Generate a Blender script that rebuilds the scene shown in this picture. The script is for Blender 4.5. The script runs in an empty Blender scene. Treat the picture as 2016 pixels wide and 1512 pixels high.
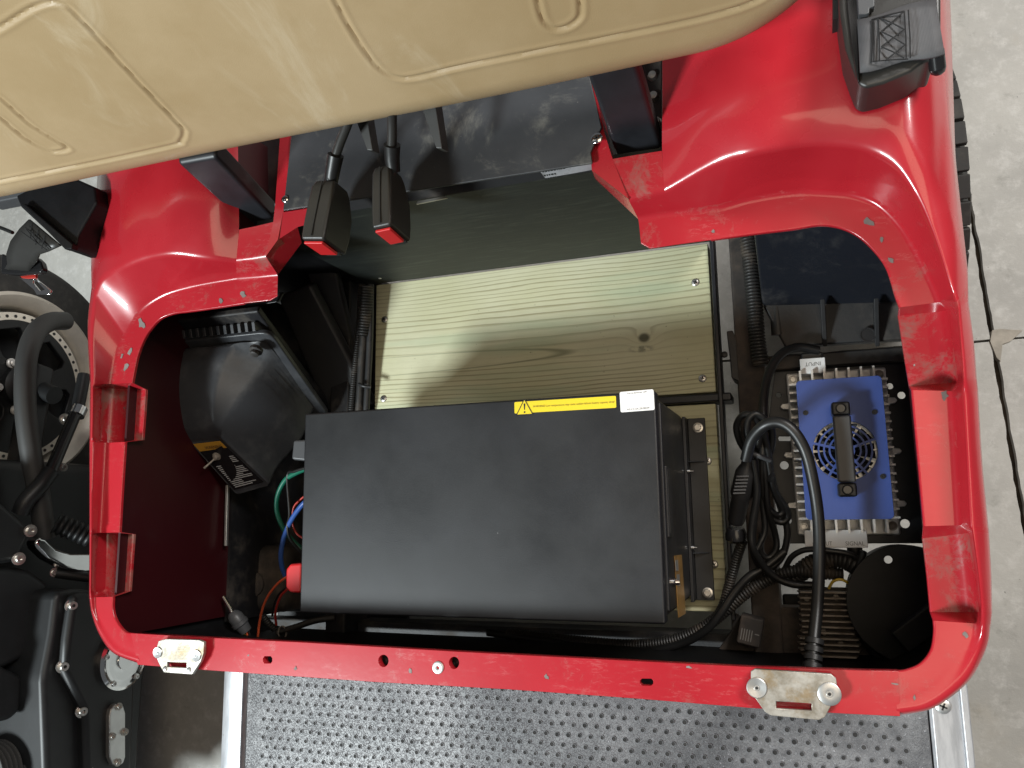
import bpy, bmesh, math, random
import numpy as np
from mathutils import Vector, Matrix
random.seed(7)
scene = bpy.context.scene
COL = scene.collection

# ------------------------------------------------------------------ camera
CAM = Vector((0.43, 0.0, 1.58))
F = 1560.0                       # focal length in photograph pixels (2016 wide)
R = Matrix(((0.939404165, 0.069095799, 0.335776094),
            (-0.015084228, 0.986859664, -0.160874082),
            (-0.342479606, 0.146060860, 0.928102335)))
cd = bpy.data.cameras.new('camera')
cam = bpy.data.objects.new('camera', cd)
COL.objects.link(cam)
cam.matrix_world = Matrix.Translation(CAM) @ R.to_4x4()
cd.sensor_width = 36.0
cd.lens = 36.0 * F / 2016.0
cd.clip_start = 0.02
cd.clip_end = 100
scene.camera = cam

# ------------------------------------------------------------------ world and lamps
world = bpy.data.worlds.new('World')
scene.world = world
world.use_nodes = True
bg = world.node_tree.nodes['Background']
bg.inputs[0].default_value = (0.93, 0.96, 1.0, 1)
bg.inputs[1].default_value = 0.10

def area_lamp(name, loc, target, sx, sy, power, col):
    l = bpy.data.lights.new(name, 'AREA')
    l.shape = 'RECTANGLE'; l.size = sx; l.size_y = sy; l.energy = power; l.color = col
    o = bpy.data.objects.new(name, l); COL.objects.link(o)
    o.location = loc
    o.rotation_euler = (Vector(target) - Vector(loc)).to_track_quat('-Z', 'Y').to_euler()
    return o
area_lamp('ceiling_lamp_front', (-1.75, -1.32, 2.75), (0, 0, 0.5), 0.62, 0.42, 122, (0.90, 0.985, 1.0))
area_lamp('rear_floor_light', (2.3, 1.7, 2.9), (1.9, 1.0, 0.0), 1.6, 0.5, 122, (1.0, 0.98, 0.95))  # area light brightening the rear right floor, its source unseen
area_lamp('overhead_fill', (1.0, 0.1, 3.1), (0.6, 0, 0.3), 1.4, 1.4, 14, (1.0, 0.82, 0.60))  # added soft warm fill from overhead, no known fixture behind it

vs = scene.view_settings
vs.view_transform = 'Standard'
vs.look = 'None'
vs.exposure = 0.0
vs.gamma = 1.0
vs.use_curve_mapping = False
scene.render.engine = 'CYCLES'
scene.cycles.max_bounces = 6

# ------------------------------------------------------------------ geometry helpers
def U(u, v, z):
    """world point at height z that was surveyed at photograph pixel (u, v)"""
    d = R @ Vector((u - 1008.0, -(v - 756.0), -F))
    return CAM + d * ((z - CAM.z) / d.z)

def UX(u, v, x):
    d = R @ Vector((u - 1008.0, -(v - 756.0), -F))
    return CAM + d * ((x - CAM.x) / d.x)

def UY(u, v, y):
    d = R @ Vector((u - 1008.0, -(v - 756.0), -F))
    return CAM + d * ((y - CAM.y) / d.y)

def V(*a): return Vector(a)

class MB:
    """collects one mesh"""
    def __init__(s): s.v = []; s.f = []; s.m = []
    def add(s, vs_, fs, mi=0):
        o = len(s.v); s.v += [tuple(p) for p in vs_]
        for f in fs: s.f.append(tuple(i + o for i in f)); s.m.append(mi)
        return s
    def grid(s, rows, mi=0, closed=False, cap=False):
        n = len(rows[0]); vs_ = [p for r in rows for p in r]; fs = []
        for i in range(len(rows) - 1):
            for j in range(n if closed else n - 1):
                k = (j + 1) % n
                fs.append((i * n + j, i * n + k, (i + 1) * n + k, (i + 1) * n + j))
        if cap:
            fs.append(tuple(range(n))[::-1]); fs.append(tuple((len(rows) - 1) * n + j for j in range(n)))
        return s.add(vs_, fs, mi)
    def prism(s, pts, vec, mi=0):
        pts = [Vector(p) for p in pts]; vec = Vector(vec); n = len(pts)
        nn = Vector((0, 0, 0))
        for i in range(n): nn += pts[i].cross(pts[(i + 1) % n])
        if nn.dot(vec) > 0: pts = pts[::-1]
        vs_ = pts + [p + vec for p in pts]
        fs = [tuple(range(n)), tuple(range(2 * n - 1, n - 1, -1))]
        for i in range(n):
            j = (i + 1) % n
            fs.append((j, i, i + n, j + n))
        return s.add(vs_, fs, mi)
    def box(s, c, d, ax=None, mi=0):
        c = Vector(c); ax = ax or (V(1, 0, 0), V(0, 1, 0), V(0, 0, 1))
        a, b, e = [Vector(k) * (h / 2) for k, h in zip(ax, d)]
        pts = [c - a - b - e, c + a - b - e, c + a + b - e, c - a + b - e]
        return s.prism(pts, e * 2, mi)
    def bar(s, p, q, w, t, up=(0, 0, 1), mi=0):
        p = Vector(p); q = Vector(q); l = (q - p); L = l.length; l.normalize()
        sd = l.cross(Vector(up)).normalized(); u2 = sd.cross(l)
        return s.box((p + q) / 2, (w, L, t), (sd, l, u2), mi)
    def tube(s, pts, r, n=10, mi=0, sub=8, rib=0, ribp=0.005, smooth=True, cap=True):
        pts = [Vector(p) for p in pts]
        if smooth and len(pts) > 2:
            P = [pts[0] * 2 - pts[1]] + pts + [pts[-1] * 2 - pts[-2]]; out = []
            for i in range(1, len(P) - 2):
                for k in range(sub):
                    t = k / sub
                    out.append(0.5 * ((2 * P[i]) + (P[i + 1] - P[i - 1]) * t + (2 * P[i - 1] - 5 * P[i] + 4 * P[i + 1] - P[i + 2]) * t * t + (3 * P[i] - P[i - 1] - 3 * P[i + 1] + P[i + 2]) * t ** 3))
            out.append(pts[-1]); pts = out
        if rib:
            L = [0]
            for a, b in zip(pts, pts[1:]): L.append(L[-1] + (b - a).length)
            N = max(4, int(L[-1] / ribp * 4)); out = []; j = 0
            for i in range(N + 1):
                d = L[-1] * i / N
                while j < len(L) - 2 and L[j + 1] < d: j += 1
                t = (d - L[j]) / max(1e-9, L[j + 1] - L[j]); out.append(pts[j].lerp(pts[j + 1], t))
            pts = out
        rows = []; up = None
        for i, p in enumerate(pts):
            d = (pts[min(i + 1, len(pts) - 1)] - pts[max(i - 1, 0)]).normalized()
            if up is None: up = d.orthogonal().normalized()
            up = (up - d * up.dot(d)).normalized(); sd = d.cross(up)
            rr = r[min(i, len(r) - 1)] if isinstance(r, (list, tuple)) else r
            if rib: rr *= (1 + rib * (1, 0.6, -1, 0.6)[i % 4] * 0.5)
            rows.append([p + (up * math.cos(a) + sd * math.sin(a)) * rr for a in [2 * math.pi * k / n for k in range(n)]])
        return s.grid(rows, mi, closed=True, cap=cap)
    def lathe(s, c, ax, prof, n=24, mi=0, cap=True):
        """prof: (radius, distance along axis)"""
        c = Vector(c); ax = Vector(ax).normalized(); u = ax.orthogonal().normalized(); w = ax.cross(u)
        rows = [[c + ax * h + (u * math.cos(a) + w * math.sin(a)) * r for a in [2 * math.pi * k / n for k in range(n)]] for r, h in prof]
        return s.grid(rows, mi, closed=True, cap=cap)
    def build(s, name, mats, parent=None, smooth=None, bevel=0, seg=2, fix=True):
        me = bpy.data.meshes.new(name)
        me.from_pydata(s.v, [], s.f)
        if not isinstance(mats, (list, tuple)): mats = [mats]
        for m in mats: me.materials.append(m)
        me.polygons.foreach_set('material_index', s.m)
        if fix:
            bm = bmesh.new(); bm.from_mesh(me)
            bmesh.ops.recalc_face_normals(bm, faces=bm.faces[:]); bm.to_mesh(me); bm.free()
        o = bpy.data.objects.new(name, me); COL.objects.link(o)
        if smooth is not None:
            me.polygons.foreach_set('use_smooth', [True] * len(me.polygons))
            me.set_sharp_from_angle(angle=math.radians(smooth))
        if bevel:
            b = o.modifiers.new('bevel', 'BEVEL'); b.width = bevel; b.segments = seg; b.limit_method = 'ANGLE'; b.angle_limit = math.radians(35)
            if smooth is None: me.polygons.foreach_set('use_smooth', [True] * len(me.polygons)); b.harden_normals = True
        if parent: o.parent = parent
        return o

def holed(name, outline, holes, th, mat, parent=None, frame=None, bevel=0.0006):
    """plate with real holes; outline/holes are 2D, frame maps (x, y, 0) to the world (top face)"""
    cu = bpy.data.curves.new(name, 'CURVE'); cu.dimensions = '2D'; cu.fill_mode = 'BOTH'; cu.extrude = th / 2; cu.bevel_depth = bevel; cu.offset = -bevel; cu.bevel_resolution = 1
    for ring in [outline] + holes:
        sp = cu.splines.new('POLY'); sp.points.add(len(ring) - 1); sp.use_cyclic_u = True
        for p, q in zip(sp.points, ring): p.co = (q[0], q[1], 0, 1)
    t = bpy.data.objects.new('tmp', cu); COL.objects.link(t)
    dg = bpy.context.evaluated_depsgraph_get(); me = bpy.data.meshes.new_from_object(t.evaluated_get(dg))
    bpy.data.objects.remove(t); bpy.data.curves.remove(cu)
    me.transform((frame or Matrix()) @ Matrix.Translation((0, 0, -th / 2 - bevel)))
    me.materials.clear(); me.materials.append(mat); me.name = name
    o = bpy.data.objects.new(name, me); COL.objects.link(o)
    if parent: o.parent = parent
    return o

def text_mesh(name, txt, frame, width, height, mat, parent, th=0.0001, align='LEFT'):
    cu = bpy.data.curves.new(name, 'FONT'); cu.body = txt; cu.size = 1; cu.extrude = 0; cu.resolution_u = 3
    t = bpy.data.objects.new('tmp', cu); COL.objects.link(t)
    dg = bpy.context.evaluated_depsgraph_get(); me = bpy.data.meshes.new_from_object(t.evaluated_get(dg))
    bpy.data.objects.remove(t); bpy.data.curves.remove(cu)
    xs = [v.co.x for v in me.vertices]; ys = [v.co.y for v in me.vertices]
    x0, x1, y0, y1 = min(xs), max(xs), min(ys), max(ys)
    sx = width / (x1 - x0); sy = height / (y1 - y0)
    me.transform(frame @ Matrix.Diagonal((sx, sy, 1, 1)) @ Matrix.Translation((-x0, -y0, 0)))
    me.materials.clear(); me.materials.append(mat); me.name = name
    o = bpy.data.objects.new(name, me); COL.objects.link(o); o.parent = parent
    return o

def frame3(o, ex, ey):
    """matrix with origin o, x axis along ex, y axis near ey"""
    ex = Vector(ex).normalized(); ez = ex.cross(Vector(ey)).normalized(); ey = ez.cross(ex)
    return Matrix(((ex.x, ey.x, ez.x, o[0]), (ex.y, ey.y, ez.y, o[1]), (ex.z, ey.z, ez.z, o[2]), (0, 0, 0, 1)))

def thing(name, label, cat, loc=(0, 0, 0), group=None):
    o = bpy.data.objects.new(name, None); COL.objects.link(o); o.empty_display_size = 0.05
    o['label'] = label; o['category'] = cat
    if group: o['group'] = group
    return o
def tag(o, label, cat, group=None):
    o['label'] = label; o['category'] = cat
    if group: o['group'] = group
    return o
def circ(cx, cy, r, n=20): return [(cx + r * math.cos(2 * math.pi * k / n), cy + r * math.sin(2 * math.pi * k / n)) for k in range(n)]
def rrect(x0, y0, x1, y1, r, n=5):
    out = []
    for cx, cy, a0 in ((x1 - r, y1 - r, 0), (x0 + r, y1 - r, 90), (x0 + r, y0 + r, 180), (x1 - r, y0 + r, 270)):
        for k in range(n + 1):
            a = math.radians(a0 + 90 * k / n); out.append((cx + r * math.cos(a), cy + r * math.sin(a)))
    return out

# ------------------------------------------------------------------ materials
class NT:
    def __init__(s, name):
        s.mat = bpy.data.materials.new(name); s.mat.use_nodes = True
        s.t = s.mat.node_tree; s.b = s.t.nodes['Principled BSDF']; s._co = None
    def n(s, typ, **kw):
        nd = s.t.nodes.new(typ)
        for k, v in kw.items():
            if k.startswith('i_'):
                key = k[2:]; key = int(key) if key.isdigit() else key
                s.link(v, nd.inputs[key])
            else: setattr(nd, k, v)
        return nd
    def link(s, v, sock):
        if hasattr(v, 'is_output') or isinstance(v, bpy.types.NodeSocket): s.t.links.new(v, sock)
        else: sock.default_value = v
    def co(s):
        if s._co is None: s._co = s.n('ShaderNodeTexCoord').outputs['Object']
        return s._co
    def mapped(s, scale=(1, 1, 1), rot=(0, 0, 0), loc=(0, 0, 0)):
        m = s.n('ShaderNodeMapping'); s.t.links.new(s.co(), m.inputs[0])
        m.inputs['Scale'].default_value = scale; m.inputs['Rotation'].default_value = rot; m.inputs['Location'].default_value = loc
        return m.outputs[0]
    def noise(s, scale, detail=4, rough=0.55, vec=None, dist=0):
        nd = s.n('ShaderNodeTexNoise'); s.t.links.new(vec or s.co(), nd.inputs['Vector'])
        nd.inputs['Scale'].default_value = scale; nd.inputs['Detail'].default_value = detail; nd.inputs['Roughness'].default_value = rough; nd.inputs['Distortion'].default_value = dist
        return nd.outputs['Fac']
    def ramp(s, fac, a, b, lo=0.0, hi=1.0):
        m = s.n('ShaderNodeMapRange'); s.link(fac, m.inputs[0]); m.interpolation_type = 'SMOOTHSTEP'
        m.inputs[1].default_value = a; m.inputs[2].default_value = b; m.inputs[3].default_value = lo; m.inputs[4].default_value = hi
        return m.outputs[0]
    def math(s, op, a, b=0.0, c=0.0):
        m = s.n('ShaderNodeMath', operation=op); s.link(a, m.inputs[0]); s.link(b, m.inputs[1]); s.link(c, m.inputs[2]); return m.outputs[0]
    def mix(s, fac, a, b):
        m = s.n('ShaderNodeMix', data_type='RGBA'); s.link(fac, m.inputs[0])
        s.link(a if not isinstance(a, tuple) else (*a[:3], 1), m.inputs[6]); s.link(b if not isinstance(b, tuple) else (*b[:3], 1), m.inputs[7])
        return m.outputs[2]
    def set(s, **kw):
        names = dict(base='Base Color', rough='Roughness', metal='Metallic', coat='Coat Weight', coatr='Coat Roughness', spec='Specular IOR Level', sheen='Sheen Weight')
        for k, v in kw.items():
            if isinstance(v, tuple) and len(v) == 3: v = (*v, 1)
            s.link(v, s.b.inputs[names[k]])
        return s
    def bump(s, h, strength=0.3, dist=0.001, prev=None):
        b = s.n('ShaderNodeBump'); s.link(h, b.inputs['Height']); b.inputs['Strength'].default_value = strength; b.inputs['Distance'].default_value = dist
        if prev: s.t.links.new(prev, b.inputs['Normal'])
        s.t.links.new(b.outputs[0], s.b.inputs['Normal']); return b.outputs[0]

def simple(name, base, rough=0.5, metal=0.0, coat=0.0, var=0.0, dust=None, dscale=14, dlo=0.5, dhi=0.75, bump=0.0, bscale=300, spec=0.5, damt=0.8):
    """plain material with tonal variation, settled dust and fine relief"""
    m = NT(name); m.set(rough=rough, metal=metal, coat=coat, coatr=0.06, spec=spec)
    c = tuple(base)
    if var:
        n = m.noise(30, 5, 0.6); c = m.mix(m.ramp(n, 0.3, 0.7), tuple(x * (1 - var) for x in base), tuple(min(1, x * (1 + var)) for x in base))
    if dust:
        n2 = m.noise(dscale, 7, 0.68); k = m.ramp(n2, dlo, dhi, 0, damt); c = m.mix(k, c, tuple(dust))
        m.set(rough=m.math('MAXIMUM', m.math('MULTIPLY_ADD', k, 0.4, rough), rough))
    m.set(base=c)
    if bump: m.bump(m.noise(bscale, 3, 0.6), bump, 0.001)
    return m.mat

def red_paint(name, wear, low=0.0):
    m = NT(name)
    base = m.mix(m.ramp(m.noise(6, 3), 0.3, 0.7), (0.40, 0.014, 0.023), (0.46, 0.018, 0.029))
    if wear:
        scuff = m.math('MULTIPLY', m.ramp(m.noise(1.0, 6, 0.75, vec=m.mapped(scale=(55, 210, 60), rot=(0, 0, 0.5)), dist=0.3), 0.50, 0.66, 0, 0.38 * wear), m.ramp(m.noise(11, 5, 0.6, vec=m.mapped(loc=(2, 8, 4))), 0.46, 0.66))
        base = m.mix(scuff, base, (0.50, 0.19, 0.18))
        grime = m.ramp(m.noise(15, 8, 0.78, vec=m.mapped(loc=(3, 7, 1)), dist=0.4), 0.54 - low, 0.74 - low, 0, min(0.85, 0.72 * wear))
        base = m.mix(grime, base, (0.23, 0.15, 0.12))
        chip = m.ramp(m.noise(55, 4, 0.6, vec=m.mapped(loc=(1, 2, 9))), 0.715, 0.735)
        base = m.mix(chip, base, (0.17, 0.15, 0.15))
        m.set(rough=m.math('ADD', m.math('MULTIPLY', m.math('ADD', scuff, grime), 0.35), 0.24), coat=0.35, coatr=0.16)
    else:
        sm = m.ramp(m.noise(9, 5, 0.6, vec=m.mapped(scale=(1, 0.35, 1))), 0.55, 0.78, 0, 0.07)
        base = m.mix(sm, base, (0.55, 0.16, 0.16))
        m.set(rough=m.ramp(m.noise(12, 5), 0.3, 0.8, 0.22, 0.36), coat=0.7, coatr=0.07)
    m.set(base=base)
    m.bump(m.noise(160, 2, 0.5), 0.03, 0.001)
    return m.mat
M = {}
M['red'] = red_paint('red_paint', 0)
M['red_worn'] = red_paint('worn_red_paint', 1.0)
M['red_rim'] = red_paint('scuffed_red_paint', 0.55)
M['red_dusty'] = red_paint('dusty_red_paint', 1.35, 0.09)

# beige seat vinyl
m = NT('beige_vinyl')
c = m.mix(m.ramp(m.noise(3.5, 6, 0.65), 0.32, 0.68), (0.40, 0.285, 0.150), (0.48, 0.355, 0.205))
c = m.mix(m.ramp(m.noise(9, 7, 0.7, vec=m.mapped(scale=(1, 1, 0.5)), dist=0.8), 0.52, 0.75, 0, 0.4), c, (0.66, 0.56, 0.40))
c = m.mix(m.ramp(m.noise(16, 6, 0.7, vec=m.mapped(loc=(5, 3, 2))), 0.58, 0.8, 0, 0.3), c, (0.40, 0.27, 0.13))
m.set(base=c, rough=0.47, spec=0.45)
vo = m.n('ShaderNodeTexVoronoi'); m.t.links.new(m.co(), vo.inputs['Vector']); vo.inputs['Scale'].default_value = 700
m.bump(vo.outputs['Distance'], 0.12, 0.0006)
M['vinyl'] = m.mat

# pressure treated pine board
m = NT('treated_pine')
sep = m.n('ShaderNodeSeparateXYZ'); m.t.links.new(m.co(), sep.inputs[0]); X, Y = sep.outputs[0], sep.outputs[1]
def gauss(x0, y0, sx, sy, amp):
    a = m.math('DIVIDE', m.math('SUBTRACT', X, x0), sx); b = m.math('DIVIDE', m.math('SUBTRACT', Y, y0), sy)
    r2 = m.math('ADD', m.math('MULTIPLY', a, a), m.math('MULTIPLY', b, b))
    return m.math('MULTIPLY', m.math('POWER', 2.71828, m.math('MULTIPLY', r2, -1.0)), amp)
kx, ky = U(1268, 665, 0.33)[:2]
hx, hy = U(830, 700, 0.33)[:2]
warp = m.noise(1.0, 4, 0.5, vec=m.mapped(scale=(0.9, 3.2, 1), loc=(0.4, 0.2, 0)))
warp2 = m.noise(1.0, 4, 0.6, vec=m.mapped(scale=(4, 60, 1)))
v = m.math('ADD', Y, m.math('MULTIPLY', m.math('SUBTRACT', warp, 0.5), 0.060))
v = m.math('ADD', v, m.math('MULTIPLY', m.math('SUBTRACT', warp2, 0.5), 0.0075))
v = m.math('ADD', v, gauss(kx, ky, 0.022, 0.016, 0.022))
v = m.math('ADD', v, m.math('MULTIPLY', m.math('SINE', m.math('MULTIPLY', v, 31.0)), 0.011))
ring = m.math('FRACT', m.math('MULTIPLY', v, 108.0))
late = m.math('MULTIPLY', m.ramp(ring, 0.58, 0.90), m.ramp(ring, 0.91, 1.0, 1.0, 0.0))
wide = m.ramp(m.noise(1.0, 2, 0.5, vec=m.mapped(scale=(0.8, 14, 1), loc=(2, 0, 0))), 0.35, 0.65, 0.1, 0.9)
c = m.mix(m.ramp(m.noise(5, 4), 0.3, 0.7), (0.64, 0.625, 0.40), (0.72, 0.705, 0.50))
ea = m.math('DIVIDE', m.math('SUBTRACT', X, U(755, 712, 0.33).x), U(1112, 703, 0.33).x - U(755, 712, 0.33).x)
eb = m.math('DIVIDE', m.math('SUBTRACT', m.math('ADD', Y, m.math('MULTIPLY', m.math('SUBTRACT', warp2, 0.5), 0.006)), U(900, 711, 0.33).y), 0.0165)
er_ = m.math('SQRT', m.math('ADD', m.math('MULTIPLY', ea, ea), m.math('MULTIPLY', eb, eb)))
inside = m.ramp(er_, 0.9, 1.25, 1.0, 0.0)
arch = m.math('MULTIPLY', m.ramp(m.math('ABSOLUTE', m.math('SUBTRACT', er_, 1.0)), 0.0, 0.09, 1.0, 0.0), m.ramp(ea, -0.3, 0.9, 0.45, 1.0))
late = m.math('MULTIPLY', late, m.math('SUBTRACT', 1.0, m.math('MULTIPLY', inside, 0.85)))
c = m.mix(m.math('MULTIPLY', late, wide), c, (0.36, 0.325, 0.19))
c = m.mix(m.math('MULTIPLY', arch, 0.7), c, (0.20, 0.215, 0.13))
fib = m.noise(1.0, 5, 0.7, vec=m.mapped(scale=(40, 900, 1)))
c = m.mix(m.ramp(fib, 0.5, 0.8, 0, 0.3), c, (0.36, 0.31, 0.17))
c = m.mix(m.ramp(m.noise(1.0, 3, 0.5, vec=m.mapped(scale=(3, 24, 1), loc=(0, 5, 0))), 0.52, 0.7, 0, 0.5), c, (0.46, 0.56, 0.38))
knot = gauss(kx, ky, 0.0105, 0.0088, 1.0)
c = m.mix(m.ramp(knot, 0.25, 0.75, 0, 0.85), c, (0.06, 0.062, 0.042))
smear = gauss(U(1262, 685, 0.33).x, U(1262, 687, 0.33).y, 0.02, 0.006, 1.0)
c = m.mix(m.math('MULTIPLY', m.ramp(smear, 0.15, 0.8, 0, 0.65), m.ramp(m.noise(90, 3), 0.35, 0.6)), c, (0.14, 0.15, 0.11))
spk = m.ramp(m.noise(150, 3, 0.6), 0.70, 0.76, 0, 0.6); c = m.mix(spk, c, (0.16, 0.13, 0.07))
m.set(base=c, rough=0.7, spec=0.25); m.bump(m.math('ADD', late, fib), 0.25, 0.0008)
M['wood'] = m.mat

# dark painted plywood
m = NT('dark_painted_plywood')
g = m.noise(1.0, 6, 0.7, vec=m.mapped(scale=(16, 16, 170), rot=(0, math.radians(52), 0)))
c = m.mix(m.ramp(g, 0.46, 0.78, 0, 0.8), (0.010, 0.013, 0.013), (0.050, 0.058, 0.046))
c = m.mix(m.ramp(m.noise(9, 4), 0.45, 0.7, 0, 0.7), c, (0.011, 0.014, 0.014))
m.set(base=c, rough=0.55); m.bump(g, 0.2, 0.001); M['plywood'] = m.mat

# concrete
m = NT('concrete')
c = m.mix(m.ramp(m.noise(2.2, 7, 0.65), 0.3, 0.7), (0.36, 0.352, 0.33), (0.50, 0.49, 0.455))
c = m.mix(m.ramp(m.noise(30, 9, 0.72, dist=0.15), 0.46, 0.70, 0, 0.5), c, (0.66, 0.65, 0.62))
c = m.mix(m.ramp(m.noise(16, 7, 0.75, vec=m.mapped(loc=(4, 4, 0)), dist=0.2), 0.55, 0.72, 0, 0.6), c, (0.27, 0.265, 0.24))
c = m.mix(m.ramp(m.noise(120, 3, 0.6), 0.70, 0.76, 0, 0.8), c, (0.12, 0.12, 0.11))
c = m.mix(m.ramp(m.noise(4, 6, 0.6, vec=m.mapped(loc=(9, 1, 0))), 0.58, 0.75, 0, 0.35), c, (0.50, 0.42, 0.30))
m.set(base=c, rough=0.62, spec=0.35); m.bump(m.noise(90, 6, 0.7), 0.35, 0.002); M['concrete'] = m.mat
M['joint'] = simple('joint_dirt', (0.045, 0.035, 0.025), 0.95, var=0.5, bump=0.8, bscale=220)
M['patch'] = simple('concrete_patch', (0.36, 0.33, 0.28), 0.8, var=0.2, bump=0.5, bscale=120)

M['black_pl'] = simple('black_plastic', (0.022, 0.022, 0.023), 0.42, dust=(0.075, 0.07, 0.065), dscale=12, dlo=0.5, dhi=0.8, damt=0.35, bump=0.06, bscale=500)
M['black_gloss'] = simple('glossy_black_plastic', (0.014, 0.014, 0.015), 0.22, bump=0.02, bscale=200)
M['buckle'] = simple('grained_black_plastic', (0.030, 0.029, 0.027), 0.38, bump=0.12, bscale=900)
M['steel'] = simple('dusty_black_steel', (0.020, 0.020, 0.021), 0.5, dust=(0.12, 0.095, 0.075), dscale=9, dlo=0.46, dhi=0.72, damt=0.55, bump=0.25, bscale=160)
M['steel_clean'] = simple('black_painted_steel', (0.018, 0.019, 0.023), 0.42, var=0.2, dust=(0.10, 0.10, 0.10), dscale=20, dlo=0.58, dhi=0.8, damt=0.3)
M['dirty_frame'] = simple('muddy_steel', (0.035, 0.030, 0.027), 0.75, dust=(0.13, 0.10, 0.08), dscale=16, dlo=0.38, dhi=0.66, damt=0.7, bump=0.5, bscale=110)
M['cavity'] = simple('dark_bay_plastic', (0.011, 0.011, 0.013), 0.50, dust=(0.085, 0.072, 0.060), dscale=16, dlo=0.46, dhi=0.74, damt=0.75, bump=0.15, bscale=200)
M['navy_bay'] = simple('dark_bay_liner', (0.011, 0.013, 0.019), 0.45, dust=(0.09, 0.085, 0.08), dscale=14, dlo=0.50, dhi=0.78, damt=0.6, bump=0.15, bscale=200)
M['rubber'] = simple('black_cable_rubber', (0.012, 0.012, 0.012), 0.40, var=0.2, bump=0.05, bscale=150)
M['conduit'] = simple('dusty_conduit', (0.022, 0.021, 0.020), 0.48, dust=(0.12, 0.09, 0.065), dscale=18, dlo=0.5, dhi=0.7, damt=0.55)
M['tyre'] = simple('tyre_rubber', (0.028, 0.028, 0.027), 0.75, dust=(0.12, 0.115, 0.105), dscale=20, dlo=0.45, dhi=0.75, damt=0.5, bump=0.3, bscale=120)
M['batt'] = NT('powder_coated_black'); m = M['batt']
c = m.mix(m.ramp(m.noise(7, 5, 0.6), 0.35, 0.7), (0.010, 0.0105, 0.012), (0.016, 0.017, 0.020))
c = m.mix(m.ramp(m.noise(210, 2, 0.5), 0.80, 0.83), c, (0.3, 0.3, 0.3))
m.set(base=c, rough=m.ramp(m.noise(6, 5, 0.6), 0.3, 0.7, 0.36, 0.50), spec=0.55); m.bump(m.noise(850, 2, 0.5), 0.22, 0.0006); M['batt'] = m.mat
M['grey_panel'] = NT('dusty_grey_panel'); m = M['grey_panel']
c = m.mix(m.ramp(m.noise(6, 5), 0.3, 0.7), (0.028, 0.029, 0.032), (0.055, 0.056, 0.060))
c = m.mix(m.ramp(m.noise(10, 8, 0.72, dist=0.5), 0.52, 0.75, 0, 0.75), c, (0.26, 0.245, 0.21))
c = m.mix(m.ramp(m.noise(120, 4, 0.7), 0.68, 0.76, 0, 0.8), c, (0.36, 0.35, 0.32))
m.set(base=c, rough=0.52); m.bump(m.noise(250, 4, 0.6), 0.12, 0.001); M['grey_panel'] = m.mat
M['zinc'] = simple('zinc_plated_steel', (0.62, 0.60, 0.56), 0.34, metal=0.9, var=0.15, bump=0.1, bscale=200)
M['chrome'] = simple('chrome', (0.78, 0.78, 0.78), 0.10, metal=1.0)
M['satin'] = simple('satin_aluminium', (0.62, 0.62, 0.61), 0.38, metal=0.85, var=0.08, bump=0.06, bscale=400)
m = NT('stained_galvanised_plate')
c = m.mix(m.ramp(m.noise(45, 6, 0.65), 0.35, 0.65), (0.30, 0.27, 0.22), (0.58, 0.56, 0.52))
c = m.mix(m.ramp(m.noise(30, 6, 0.7, vec=m.mapped(loc=(3, 3, 3))), 0.5, 0.68, 0, 0.7), c, (0.36, 0.25, 0.12))
m.set(base=c, rough=0.42, metal=0.72); m.bump(m.noise(160, 4), 0.2, 0.001); M['galv'] = m.mat
m = NT('scratched_aluminium_sill')
c = m.mix(m.ramp(m.noise(1.0, 5, 0.65, vec=m.mapped(scale=(60, 9, 1))), 0.35, 0.65), (0.40, 0.41, 0.43), (0.60, 0.61, 0.63))
c = m.mix(m.ramp(m.noise(40, 6, 0.7), 0.62, 0.72, 0, 0.7), c, (0.22, 0.20, 0.18))
m.set(base=c, rough=0.42, metal=0.55); m.bump(m.noise(80, 4), 0.15, 0.001); M['sill'] = m.mat
M['cast'] = simple('cast_aluminium', (0.74, 0.73, 0.71), 0.42, metal=0.35, var=0.15, bump=0.3, bscale=260)
M['cast_dirty'] = simple('dusty_cast_aluminium', (0.36, 0.32, 0.275), 0.62, metal=0.35, var=0.2, dust=(0.16, 0.12, 0.09), dscale=40, dlo=0.42, dhi=0.7, damt=0.7, bump=0.4, bscale=220)
M['blue'] = simple('blue_anodised_plate', (0.045, 0.085, 0.30), 0.40, metal=0.15, var=0.05, bump=0.05, bscale=600)
M['yellow'] = simple('yellow_sticker', (0.78, 0.60, 0.03), 0.4)
M['white'] = simple('white_sticker', (0.82, 0.81, 0.80), 0.5)
M['ink'] = simple('black_ink', (0.02, 0.02, 0.02), 0.5)
M['ink_dim'] = simple('worn_ink', (0.20, 0.13, 0.02), 0.6)
M['greyink'] = simple('grey_ink', (0.22, 0.21, 0.20), 0.6)
M['whiteink'] = simple('white_ink', (0.5, 0.5, 0.5), 0.6)
M['orange'] = simple('orange_label', (0.50, 0.25, 0.03), 0.5)
M['bronze'] = simple('bronze_label', (0.36, 0.20, 0.06), 0.32, metal=0.4, var=0.2)
M['red_pl'] = simple('red_plastic', (0.62, 0.022, 0.025), 0.35)
M['grey_pl'] = simple('dark_grey_plastic', (0.075, 0.077, 0.082), 0.4)
M['green_w'] = simple('green_wire', (0.010, 0.135, 0.085), 0.38)
M['blue_w'] = simple('blue_wire', (0.035, 0.095, 0.33), 0.38)
M['orange_w'] = simple('orange_wire', (0.62, 0.10, 0.035), 0.4)
M['red_w'] = simple('red_wire', (0.42, 0.03, 0.02), 0.4)
M['yellow_w'] = simple('yellow_wire', (0.58, 0.40, 0.05), 0.45)
M['web'] = NT('black_webbing'); m = M['web']
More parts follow.
